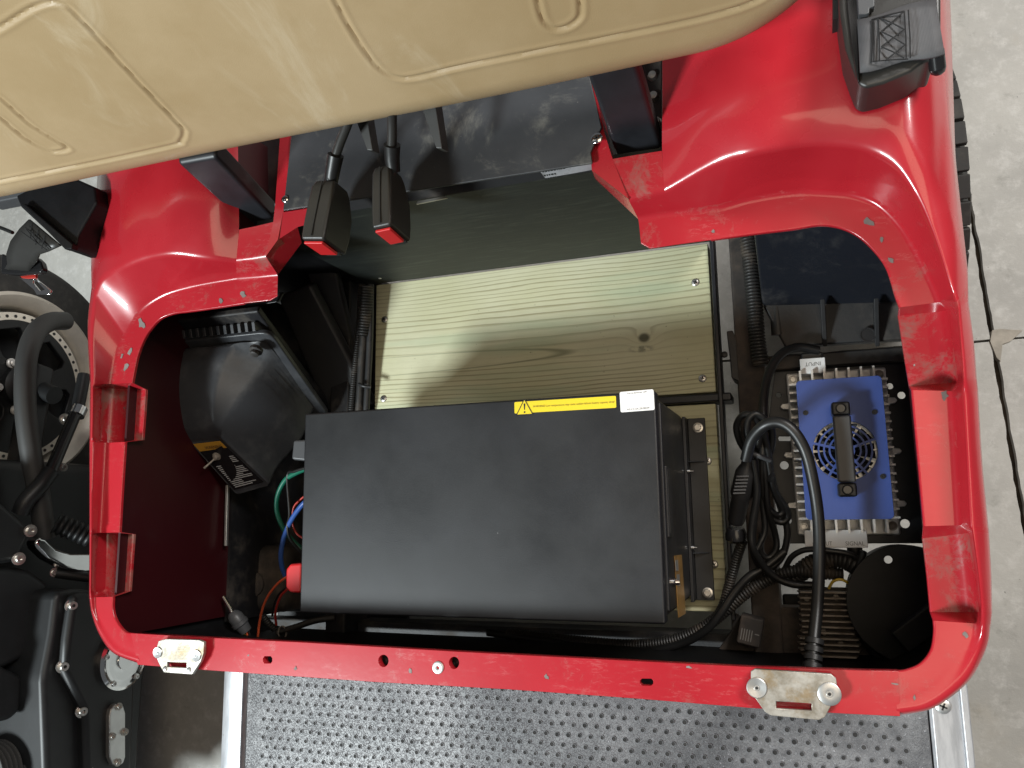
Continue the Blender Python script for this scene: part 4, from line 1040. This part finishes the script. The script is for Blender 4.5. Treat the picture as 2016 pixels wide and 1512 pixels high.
# ---- speed controller cover
ct = thing('controller_cover', 'moulded black controller cover with orange-banded warning label, left of the battery', 'controller')
def ring(TL, TR, BR, BL, r, n=5, rt=None):
    P = [Vector(p) for p in (TL, TR, BR, BL)]; out = []
    for i in range(4):
        a, b, c = P[i - 1], P[i], P[(i + 1) % 4]; u = (a - b); w_ = (c - b); rr_ = rt if (i == 1 and rt) else r; p = b + u.normalized() * rr_; q = b + w_.normalized() * rr_
        for k in range(n + 1):
            t = k / n; out.append(p.lerp(q, t) if (i == 1 and rt) else p.lerp(b, t).lerp(b.lerp(q, t), t))
    return out
def low(p, dz=.05):
    p = Vector(p); d = (p - CAM); return CAM + d * ((p.z - dz - CAM.z) / d.z)
def ringc(a_, b_, c_, d_, r, rt=None): return ring(low(a_), low(b_), low(c_), low(d_), r, rt=rt)
rings = [ringc((-.498,.270,.580), (-.338,.270,.580), (-.345,.185,.42), (-.498,.185,.42), .018),
         ringc((-.492,.262,.592), (-.350,.262,.592), (-.352,.172,.425), (-.492,.172,.425), .010, .050),
         ringc((-.494,.205,.598), (-.385,.205,.598), (-.362,.130,.435), (-.490,.130,.435), .012, .034),
         ringc((-.493,.150,.585), (-.415,.150,.585), (-.392,.085,.455), (-.478,.080,.455), .012, .012),
         ringc((-.492,.128,.570), (-.430,.130,.568), (-.392,.054,.480), (-.460,.040,.480), .008),
         ringc((-.489,.121,.562), (-.433,.124,.559), (-.396,.053,.484), (-.458,.041,.486), .006)]
cb = MB(); cb.grid(catmull_rows(rings, 4), closed=True, cap=True); cb.build('cover_body', M['ctrl'], ct, smooth=50)
fln = V(0, -.85, .527).normalized()
fp = ringc((-.512,.285,.588), (-.322,.285,.588), (-.332,.172,.40), (-.512,.172,.40), .022)
fb_ = MB(); fb_.prism([p - fln * .004 for p in fp], fln * .010); fb_.build('cover_flange', M['ctrl'], ct, bevel=.003)
for i in range(12):
    x = -.500 + i * .0135; f = MB(); f.prism([low(q_) for q_ in ((x, .283, .594), (x + .006, .283, .594), (x + .006, .297, .598), (x, .297, .598))], V(0, .004, -.022)); f.build('flange_tooth', M['ctrl'], ct, bevel=.001)
b = MB(); bc = U(504, 690, .538); b.lathe(bc, fln, [(.011, -.004), (.011, .002), (.007, .003), (.007, .009), (.005, .010), (0, .010)], 10); b.build('cover_bolt', M['steel'], ct, smooth=30)
# recess beside the bolt
# label on the sloping end
LT, RT, RB, LB = [Vector(p) for p in [low(q_) for q_ in ((-.4875,.1195,.5605), (-.4345,.1225,.5575), (-.3985,.0555,.4865), (-.4575,.0435,.4885))]]
ln_ = (RT - LT).cross(LB - LT).normalized(); ln_ = ln_ if ln_.dot(CAM - LT) > 0 else -ln_
def lq(a, b, h=.0012): return LT.lerp(RT, a).lerp(LB.lerp(RB, a), b) + ln_ * h
lb = MB(); lb.prism([lq(.02, .02), lq(.98, .02), lq(.98, .97), lq(.02, .97)], ln_ * -.0006); lo_ = lb.build('warning_label', M['black_gloss'], ct)
q = MB(); q.prism([lq(.03, .02, .0016), lq(.97, .02, .0016), lq(.97, .17, .0016), lq(.03, .17, .0016)], ln_ * -.0004); q.build('label_band', M['orange'], lo_)
text_mesh('label_word', 'WARNING', frame3(lq(.28, .15, .0020), RT - LT, LT - LB), (RT - LT).length * .6, .0068, M['ink'], lo_)
tx_ = MB(); b = .34
while b < .93:
    a = .12 if b > .45 else .62; a1 = random.choice((.9, .86, .7, .92, .5)); 
    if b < .45: a1 = .92
    tx_.add([lq(a, b, .0018), lq(a1, b, .0018), lq(a1, b + .016, .0018), lq(a, b + .016, .0018)], [(0, 1, 2, 3)]); b += .036
tx_.build('label_lines', M['whiteink'], lo_)
sw_ = lq(.42, .30); b = MB(); b.lathe(sw_, ln_, [(.0075, 0), (.0075, .0015), (.0045, .0015), (.0045, .006), (.003, .007), (.003, .009)], 14); b.lathe(sw_, ln_, [(.0058, .0015), (.0058, .004), (.0045, .004)], 6)
tg = (V(-.35, -.5, .35)).normalized(); b.tube([sw_ + ln_ * .009, sw_ + ln_ * .009 + tg * .022], [.0014, .0021], 10, smooth=False); b.build('toggle_switch', M['cast_dirty'], ct, smooth=40)

# ---- voltage reducer with fins
vr = thing('voltage_reducer', 'small dusty finned aluminium voltage reducer in the front right corner', 'voltage reducer')
MB().box((.449, -.155, .357), (.070, .092, .010)).build('base', M['dirty_frame'], vr, bevel=.002)
for i in range(12):
    y = -.113 - i * .0077; wide_ = .082 if i in (8, 9, 10) else .074
    f = MB(); f.prism([V(.449 - wide_ / 2, y, .362), V(.449 + wide_ / 2, y, .362), V(.449 + wide_ / 2 - .004, y, .381), V(.449 - wide_ / 2 + .004, y, .381)], (0, -.0024, 0)); f.build('fin', M['cast_dirty'], vr, bevel=.0006)
for u, v in ((1588,1178), (1646,1176), (1622,1245), (1655,1268)):
    b = MB(); b.lathe(U(u, v, .368), (0, 0, 1), [(.004, -.006), (.004, .001), (.003, .0018), (0, .002)], 12); b.build('fin_screw', M['cast_dirty'], vr, smooth=40)

# ---- relay by the front rail
rl = thing('relay', 'brown dusty relay with worn white print beside the front red rail', 'relay')
c0 = U(1478, 1240, .36)
xa = V(.95, -.22, 0).normalized(); ya = V(.22, .95, 0).normalized()
MB().box(c0, (.032, .040, .034), (xa, ya, V(0, 0, 1))).build('relay_body', M['dirty_frame'], rl, bevel=.003)
pt = MB()
for k in range(5): pt.box(c0 + xa * (-.011 + k * .0035) - ya * .006 + V(0, 0, .0172), (.0012, .016, .0004), (xa, ya, V(0, 0, 1)))
pt.box(c0 + xa * .010 - ya * .002 + V(0, 0, .0172), (.006, .0012, .0004), (xa, ya, V(0, 0, 1)))
pt.build('relay_print', M['greyink'], rl)
bb = MB(); bb.prism([U(*p, .335) for p in ((1400,1300),(1440,1240),(1440,1205),(1455,1210),(1500,1280),(1480,1310))], (0, 0, -.006)); bb.build('relay_bracket', M['dirty_frame'], rl, bevel=.002)

# ---- dim motor housing at the left front
mt = thing('drive_motor', 'dim black motor housing with a round rusty boss, below the left bay', 'motor')
c0 = U(505, 1140, .33)
MB().box(c0 + V(.0, 0, -.05), (.135, .12, .10)).build('housing', M['dirty_frame'], mt, bevel=.02, seg=4)
b = MB(); b.lathe(U(500, 1150, .332), (0, 0, 1), [(.022, -.002), (.022, .003), (.016, .005), (.008, .005), (.006, .010), (0, .010)], 24); b.build('boss', M['dirty_frame'], mt, smooth=40)

# ================================================================== cables and hoses
def cable(name, label, cat, pts, r, mat, group=None, rib=0, ribp=.005):
    b = MB(); b.tube([U(*p) for p in pts], r, 12, sub=10, rib=rib, ribp=ribp)
    group = group or dict(corrugated_conduit='corrugated wiring conduits', black_cable='black cables in the bay', harness_tube='smooth tubes of the left harness', black_wire='thin black wires by the battery', red_wire='thin red wires by the battery').get(name)
    o = b.build(name, M[mat], None, smooth=60 if not rib else 80); return tag(o, label, cat, group)
cable('charger_cable', 'thick black cable arching over the blue charger down to the front rail', 'cable',
      ((1468,905,.47),(1480,865,.485),(1505,838,.50),(1535,832,.505),(1563,850,.505),(1586,890,.50),(1601,950,.495),(1611,1020,.49),(1613,1100,.49),(1609,1190,.50),(1601,1270,.52),(1597,1330,.53)), .0076, 'rubber')
b = MB(); pts_ = [U(1604,1255,.515), U(1597,1335,.53)]
for k in range(5): b.lathe(pts_[0].lerp(pts_[1], .1 + k * .2), pts_[1] - pts_[0], [(.0085, -.004), (.0110, -.003), (.0110, .003), (.0085, .004)], 18)
g = b.build('strain_relief', M['black_pl'], None, smooth=40); tag(g, 'ribbed black strain relief where the thick cable meets the red front rail', 'cable gland')
cable('input_cord', 'thin black cord running from the top of the charger down to the bundle', 'cord', ((1612,690,.375),(1570,684,.385),(1535,700,.40),(1512,740,.41),(1503,790,.42),(1502,850,.43),(1500,905,.43)), .0065, 'rubber')
bun = thing('coiled_power_cord', 'black power cord coiled and tied into loops left of the charger', 'power cord')
def loop(pts, r=.0048, nm='cord_loop'):
    b = MB(); b.tube([U(*p) for p in pts], r, 10, sub=9); b.build(nm, M['rubber'], bun, smooth=60)
loop(((1478,900,.42),(1458,872,.43),(1450,840,.44),(1462,818,.45),(1484,820,.45),(1496,845,.44),(1492,880,.43),(1484,905,.42)))
loop(((1486,900,.43),(1472,860,.45),(1472,830,.455),(1486,815,.455),(1505,825,.45),(1520,850,.44),(1518,885,.43),(1505,905,.42)))
loop(((1492,880,.44),(1500,840,.45),(1508,870,.44),(1514,900,.43),(1518,930,.42),(1528,970,.41),(1547,1000,.40),(1551,1018,.395),(1538,1028,.395),(1518,1015,.40),(1506,975,.41),(1502,930,.42),(1500,890,.43)))
loop(((1500,905,.43),(1500,950,.42),(1506,985,.41),(1520,1008,.405),(1533,1014,.40),(1541,1004,.40),(1530,980,.41),(1520,950,.42),(1512,905,.43)))
loop(((1490,900,.43),(1492,960,.42),(1484,1030,.41),(1482,1080,.40),(1492,1110,.39),(1515,1118,.38),(1540,1095,.38),(1550,1055,.385),(1546,1020,.39)))
loop(((1496,900,.43),(1500,980,.41),(1506,1040,.40),(1496,1070,.40),(1486,1088,.40)), .0045)
loop(((1504,900,.43),(1512,1000,.41),(1526,1050,.39),(1528,1080,.385),(1512,1098,.385),(1498,1085,.39),(1500,1050,.40)), .0045)
loop(((1484,905,.44),(1490,970,.43),(1480,1040,.42),(1482,1078,.415),(1500,1110,.40),(1525,1135,.39),(1560,1150,.385),(1600,1152,.38)), .0052)
b = MB(); b.tube([U(1466,888,.452), U(1490,896,.462), U(1516,906,.45)], .0035, 8); b.build('cable_tie', M['grey_pl'], bun, smooth=60)
b = MB(); b.tube([U(1515,938,.43), U(1520,940,.428)], .0075, 10, smooth=False); b.build('twist_tie', M['black_pl'], bun, smooth=60)
b = MB(); p, q = U(1474, 900, .44), U(1448, 1030, .40); d = (q - p)
b.lathe(p, d, [(.007, -.005), (.009, .012), (.014, .022), (.0155, d.length * .55), (.0125, d.length * .62), (.012, d.length * .95), (.010, d.length)], 14); pl_ = b.build('plug', M['black_pl'], bun, smooth=40)
for k in range(6):
    c_ = p + d * (.28 + k * .05); rb_ = MB(); rb_.box(c_ + V(-.002, -.001, .0155), (.016, .0022, .003)); rb_.build('plug_rib', M['grey_pl'], pl_)
b = MB(); b.lathe(U(1448,1040,.40), (V(0, -1, -.2)), [(.012, 0), (.015, .008), (.015, .016), (.010, .020)], 14); b.build('plug_collar', M['black_gloss'], bun, smooth=40)

cable('corrugated_conduit', 'black corrugated conduit dropping from the plug to the battery corner', 'conduit', ((1462,1065,.39),(1450,1100,.38),(1436,1150,.37),(1424,1192,.365),(1408,1222,.36)), .0068, 'conduit', rib=.22, ribp=.004)
cable('black_cable', 'plain black cable sweeping under the battery front to the coiled cord', 'cable', ((1545,1085,.38),(1508,1115,.385),(1475,1135,.39),(1447,1165,.39),(1420,1205,.39),(1390,1240,.385),(1340,1268,.37),(1270,1282,.36),(1180,1280,.35),(1080,1262,.34),(960,1245,.33)), .0060, 'rubber')
cable('corrugated_conduit', 'dusty corrugated conduit crossing beneath the thick cable to the battery front', 'conduit', ((1660,1130,.37),(1610,1128,.372),(1560,1125,.375),(1510,1142,.375),(1465,1170,.375),(1430,1200,.372),(1385,1235,.365),(1320,1262,.355),(1240,1270,.345),(1130,1262,.335),(1000,1248,.33)), .0082, 'conduit', rib=.22, ribp=.0045)
cable('corrugated_conduit', 'fat corrugated conduit curving under the charger output block', 'conduit', ((1560,1140,.36),(1600,1110,.37),(1640,1100,.375),(1675,1108,.375),(1700,1130,.365),(1712,1160,.35)), .0125, 'conduit', rib=.18, ribp=.005)
cable('black_cable', 'thin black cable curling beside the round cover past the voltage reducer', 'cable', ((1700,1085,.39),(1690,1120,.385),(1685,1160,.38),(1690,1220,.375),(1705,1265,.37),(1735,1300,.36)), .0048, 'rubber')
cable('black_cable', 'slim black cable looping under the charger glands', 'cable', ((1545,1120,.375),(1560,1095,.385),(1590,1082,.39),(1640,1085,.39),(1675,1092,.388),(1700,1110,.38)), .0040, 'rubber')
cable('yellow_wire', 'short yellow striped wire leaving the voltage reducer', 'wire', ((1632,1158,.378),(1640,1145,.388),(1655,1141,.39),(1670,1148,.386),(1680,1162,.376)), .0020, 'yellow_w')
cable('corrugated_conduit', 'dusty corrugated conduit lying along the right frame rail', 'conduit', ((1468,440,.372),(1476,500,.368),(1484,580,.366),(1490,660,.362),(1498,720,.36)), .0115, 'conduit', rib=.2, ribp=.005)
cable('smooth_hose', 'dim black hose beside the dusty conduit in the right bay', 'hose', ((1520,440,.37),(1522,520,.36),(1528,600,.355),(1532,660,.35)), .010, 'conduit')
# left harness
cable('corrugated_conduit', 'narrow corrugated conduit left of the pine board, leftmost of the harness', 'conduit', ((712,560,.36),(708,640,.355),(702,700,.35),(696,760,.345),(690,830,.34)), .0062, 'conduit', rib=.22, ribp=.004)
cable('corrugated_conduit', 'wide corrugated sleeve at the top of the harness left of the pine board', 'conduit', ((722,565,.365),(720,620,.36),(716,662,.355)), .0115, 'conduit', rib=.2, ribp=.005)
cable('harness_tube', 'smooth black tube continuing down from the wide corrugated sleeve', 'hose', ((716,660,.355),(712,720,.35),(708,790,.345),(705,830,.34)), .0075, 'conduit')
cable('harness_tube', 'smooth black tube pressed against the left edge of the pine board', 'hose', ((730,560,.36),(729,640,.355),(727,700,.35),(722,790,.345),(720,830,.34)), .0062, 'black_pl')
b = MB(); b.tube([U(706,756,.362), U(716,760,.364), U(730,762,.36)], .003, 8); tag(b.build('harness_tie', M['black_pl'], None, smooth=60), 'black cable tie round the harness left of the pine board', 'cable tie')
# battery lead wires
cable('green_wire', 'green battery lead curving out left of the black battery', 'wire', ((606,922,.47),(585,930,.46),(562,945,.45),(547,975,.44),(545,1005,.43),(555,1035,.42),(572,1060,.41),(598,1085,.40)), .0042, 'green_w')
cable('black_wire', 'black wire looping tightly over the blue lead', 'wire', ((606,920,.475),(580,928,.465),(566,938,.455),(570,1010,.45),(566,1035,.45),(572,1062,.44),(598,1092,.42)), .0024, 'rubber')
cable('blue_wire', 'blue battery lead snaking down to the red terminal cover', 'wire', ((604,985,.47),(590,1000,.465),(576,1020,.455),(566,1040,.445),(558,1062,.435),(553,1090,.43),(555,1115,.42),(562,1135,.41)), .0042, 'blue_w')
cable('red_wire', 'thin dark red wire tucked behind the green lead', 'wire', ((606,972,.44),(590,985,.435),(578,1000,.43),(576,1030,.425),(584,1050,.42),(600,1062,.415)), .0017, 'red_w')
cable('orange_wire', 'orange wire arcing from the red terminal cover to the front wiring', 'wire', ((566,1135,.50),(548,1148,.49),(530,1170,.47),(518,1195,.45),(511,1225,.43),(508,1250,.42),(506,1265,.41)), .0021, 'orange_w')
cable('red_wire', 'red wire just inside the orange wire below the red terminal cover', 'wire', ((566,1160,.48),(554,1172,.47),(546,1190,.455),(542,1210,.44),(544,1230,.425)), .0021, 'red_w')
cable('black_wire', 'black wire between the orange and red wires', 'wire', ((562,1158,.475),(548,1172,.465),(540,1190,.45),(536,1212,.43)), .0021, 'rubber')
cable('corrugated_conduit', 'short dim corrugated conduit among the wires at the front left', 'conduit', ((517,1212,.41),(528,1226,.405),(542,1240,.40)), .0055, 'conduit', rib=.22, ribp=.004)
cable('black_hose', 'dim black hose running right from the front left wiring', 'hose', ((545,1245,.40),(580,1235,.39),(620,1222,.38),(660,1216,.37)), .0055, 'conduit')
b = MB(); b.tube([U(556 + 8 * math.cos(a), 1245 + 12 * math.sin(a), .405) for a in [i * .55 for i in range(11)]], .0013, 6); tag(b.build('tie_loop', M['cast_dirty'], None, smooth=60), 'thin tie loop around the wires at the front left', 'cable tie')
cn = thing('wire_connector', 'grey round plug connector with yellow wires at the front left corner', 'connector')
p, q = U(456, 1205, .43), U(490, 1250, .41); d = q - p; b = MB()
b.lathe(p, d, [(.006, 0), (.010, .004), (.013, .010), (.013, .020), (.0145, .021), (.0145, .027), (.012, .029), (.010, .042)], 18); b.build('connector_shell', M['grey_pl'], cn, smooth=40)
for k, (dx, mm) in enumerate(((-5, 'yellow_w'), (0, 'orange_w'), (5, 'rubber'))):
    b = MB(); b.tube([U(484 + dx, 1240, .415), U(490 + dx, 1258, .41), U(500 + dx, 1270, .40)], .0016, 8); b.build('lead', M[mm], cn, smooth=60)
b = MB(); b.tube([U(440,1175,.43), U(452,1195,.43), U(458,1208,.43)], .0035, 8); b.build('tail_tube', M['chrome'], cn, smooth=60)
b = MB(); b.bar(U(448, 955, .43), U(445, 1075, .43), .005, .006); tag(b.build('floor_slit_strip', M['satin'], None, bevel=.001), 'thin pale strip added for the bright floor slit at the foot of the dark red inner panel', 'floor slit')  # added strip standing in for the light floor seen through a slit

# ================================================================== motorcycle standing to the left
mo = thing('motorcycle', 'black motorcycle with cream wheel rim parked left of the cart', 'motorcycle')
wx = -1.20; wc = V(wx - .07, .298, .305)
t = MB(); prof = [(.208, .068)]
for k in range(15):
    a = math.radians(-75 + 150 * k / 14); prof.append((.255 + .050 * math.cos(a), -.082 * math.sin(a) * 1.0))
prof.append((.208, -.068))
t.lathe(wc, (1, 0, 0), prof, 96, cap=False); ty = t.build('tyre', M['tyre'], mo, smooth=50)
for k in range(60):
    a = 2 * math.pi * k / 60
    for s in (-1, 1):
        d = V(0, math.cos(a), math.sin(a)); g = MB(); tt = V(0, -math.sin(a), math.cos(a))
        if d.y < -.3 and d.z < 0: continue
        g.bar(wc + d * .3055 + V(s * .012, 0, 0), wc + (d + tt * .10).normalized() * .288 + V(s * .058, 0, 0), .006, .002, up=d); g.build('tread_groove', M['ink'], ty)
r_ = MB(); r_.lathe(wc, (1, 0, 0), [(.208, .068), (.213, .072), (.205, .078), (.185, .064), (.178, .040), (.175, -.04), (.205, -.07)], 96, cap=False); r_.build('rim', M['rimcream'], mo, smooth=40)
r_ = MB(); r_.lathe(wc, (1, 0, 0), [(.168, .046), (.168, .056), (.150, .058), (.150, .046)], 96, cap=False); pu = r_.build('pulley_ring', M['rimcream'], mo, smooth=40)
for k in range(48):
    a = 2 * math.pi * k / 48; p = wc + V(.0578, math.cos(a) * .159, math.sin(a) * .159); h = MB(); h.lathe(p, (1, 0, 0), [(.0036, -.002), (.0036, .0006), (0, .0006)], 10); h.build('pulley_hole', M['ink'], pu)
b = MB(); b.lathe(wc, (1, 0, 0), [(.172, -.01), (.172, .0), (0, .0)], 48); b.build('brake_backing', M['moto'], mo, smooth=40)
# black spoked disc with open windows
def win(a0):
    out = []
    for r, da in ((.062, -.20), (.062, .20), (.075, .30), (.122, .30), (.134, .22), (.134, -.22), (.122, -.30), (.075, -.30)): out.append((r * math.cos(a0 + da), r * math.sin(a0 + da)))
    return out
fmx = Matrix(((0, 0, 1, wc.x + .060), (1, 0, 0, wc.y), (0, 1, 0, wc.z), (0, 0, 0, 1)))
holed('spoke_disc', circ(0, 0, .151, 64), [win(2 * math.pi * k / 6 + .3) for k in range(6)], .012, M['moto'], mo, fmx, bevel=.002)
r_ = MB(); r_.lathe(wc, (1, 0, 0), [(.045, .04), (.045, .075), (.03, .085), (.014, .085), (.014, .10), (0, .10)], 30); r_.build('hub', M['moto'], mo, smooth=40)
for k in range(5):
    a = 2 * math.pi * k / 5 + .5; p = wc + V(.062, math.cos(a) * .055, math.sin(a) * .055); h = MB(); h.lathe(p, (1, 0, 0), [(.011, 0), (.011, .004), (.008, .006), (.008, .011), (.006, .013), (0, .013)], 14); h.build('hub_bolt', M['cast'], mo, smooth=40)
def tubeX(name, pts, r, mat, **k):
    b = MB(); b.tube([UX(*p) for p in pts], r, 16, **k); return b.build(name, M[mat], mo, smooth=60)
def plateX(name, pts, x, th, mat, bevel=.006, tilt=0):
    b = MB(); b.prism([UX(u, v, x) for u, v in pts], (-th, 0, 0)); return b.build(name, M[mat], mo, bevel=bevel, seg=4)
def boltX(u, v, x, r, mat='zinc', ax=(1, 0, .3), parent=None):
    p = UX(u, v, x); b = MB(); b.lathe(p, ax, [(r * 1.5, -.002), (r * 1.5, .001), (r, .0012), (r, r * .9), (r * .85, r * 1.1), (r * .4, r * 1.1), (r * .4, r * .6), (0, r * .6)], 14); return b.build('bolt', M[mat], parent or mo, smooth=35)
tubeX('guard_bar', ((128,632,-1.08),(98,634,-1.06),(70,656,-1.05),(52,710,-1.04),(50,800,-1.03),(62,900,-1.02),(80,990,-1.02),(88,1060,-1.02)), .020, 'moto_grey')
tubeX('shock_rod', ((166,738,-1.03),(152,810,-1.02)), .013, 'moto', smooth=False)
tubeX('shock_tube', ((155,800,-1.02),(97,935,-.99)), .0125, 'black_gloss', smooth=False)
tubeX('shock_collar', ((157,803,-1.018),(150,818,-1.016)), .0165, 'chrome', smooth=False)
tubeX('shock_elbow', ((100,928,-.99),(80,955,-.99),(52,985,-1.0),(40,1010,-1.01)), .016, 'moto')
boltX(128, 825, -1.05, .008); boltX(125, 920, -1.05, .006)
tubeX('foot_peg', ((110,1030,-.98),(180,1058,-.94)), .019, 'moto', smooth=False, rib=.25, ribp=.011)
plateX('chrome_guard', ((70,1068),(78,1058),(90,1060),(112,1080),(140,1090),(190,1090),(195,1124),(168,1128),(130,1119),(95,1100),(74,1080)), -.97, .03, 'chrome', .006)
plateX('side_cover', ((-40,960),(0,985),(40,1020),(64,1042),(58,1060),(36,1106),(-40,1115)), -.98, .10, 'moto', .012)
boltX(60, 1045, -.975, .008); boltX(37, 1100, -.975, .008)
plateX('engine_side_panel', ((44,1118),(62,1122),(100,1148),(96,1200),(80,1255),(45,1300),(-40,1340),(-40,1115)), -1.0, .10, 'moto', .015)
plateX('lower_panel', ((-40,1310),(0,1308),(48,1332),(44,1400),(20,1420),(-40,1425)), -.99, .12, 'moto', .012)
boltX(107, 1127, -1.0, .006)
tubeX('link_rod', ((110,1128,-1.0),(200,1140,-.95)), .010, 'moto', smooth=False)
# primary case: outer skin, raised inner face, chrome fasteners
plateX('primary_case', ((110,1170),(122,1162),(155,1158),(240,1162),(300,1250),(285,1340),(266,1600),(93,1600),(83,1345),(86,1325),(100,1250)), -.935, .14, 'moto', .012)
plateX('primary_face', ((145,1172),(165,1166),(240,1170),(285,1250),(268,1345),(258,1600),(172,1600),(166,1400),(126,1322),(132,1260)), -.915, .05, 'moto', .012)
for u, v in ((141, 1192), (124, 1312), (161, 1400), (173, 1517)): boltX(u, v, -.925, .0085)
dcv = UX(240, 1298, -.913); b = MB(); b.lathe(dcv, (1, 0, 0), [(.060, -.01), (.060, .006), (.054, .010), (.049, .008), (.045, .006), (.020, .009), (.019, .012), (0, .012)], 48); do = b.build('clutch_cover', M['chrome'], mo, smooth=35)
for k in range(5):
    a = 2 * math.pi * k / 5 - 1.2; p = dcv + V(.009, math.cos(a) * .050, math.sin(a) * .050); b = MB(); b.lathe(p, (1, 0, 0), [(.006, 0), (.005, .004), (.003, .004), (0, .002)], 12); b.build('cover_screw', M['satin'], do, smooth=40)
st = [(216 + 0, 1410), (219, 1396), (226, 1387), (235, 1384), (243, 1390), (247, 1404), (247, 1490), (243, 1502), (233, 1509), (222, 1505), (216, 1490)]
plateX('inspection_plate', st, -.905, .02, 'satin', .002)
for u, v in ((234, 1391), (246, 1441), (221, 1450), (232, 1501)): boltX(u, v, -.903, .005)
tubeX('push_rod', ((56,1378,-1.02),(57,1416,-1.02)), .011, 'satin', smooth=False)
tubeX('push_rod', ((57,1410,-1.02),(58,1560,-1.02)), .0075, 'chrome', smooth=False)
cyl = UX(-5, 1520, -1.04)
for k in range(9):
    b = MB(); b.lathe(cyl + V(0, 0, .03 - k * .0095), (0, 0, 1), [(.055, 0), (.057, .001), (.057, .003), (.055, .004)], 40); b.build('cylinder_fin', M['moto_grey'], mo, smooth=40)
b = MB(); b.lathe(cyl + V(0, 0, -.06), (0, 0, 1), [(.045, 0), (.045, .095)], 30); b.build('cylinder', M['moto'], mo, smooth=40)
# frame and drivetrain mass behind the covers
b = MB(); b.box((-1.19, -.30, .30), (.22, .85, .42)); b.build('engine_block', M['moto'], mo, bevel=.03, seg=3)
b = MB(); b.bar(V(-1.12, .02, .36), V(-1.16, .34, .30), .05, .05); b.build('swingarm', M['moto'], mo, bevel=.012)
b = MB(); b.tube([V(-1.35, .36, .305), V(-1.10, .27, .305)], .02, 14, smooth=False); b.build('axle', M['moto'], mo, smooth=40)
# far fender edge seen over the tyre top
print('objects', len(bpy.data.objects))
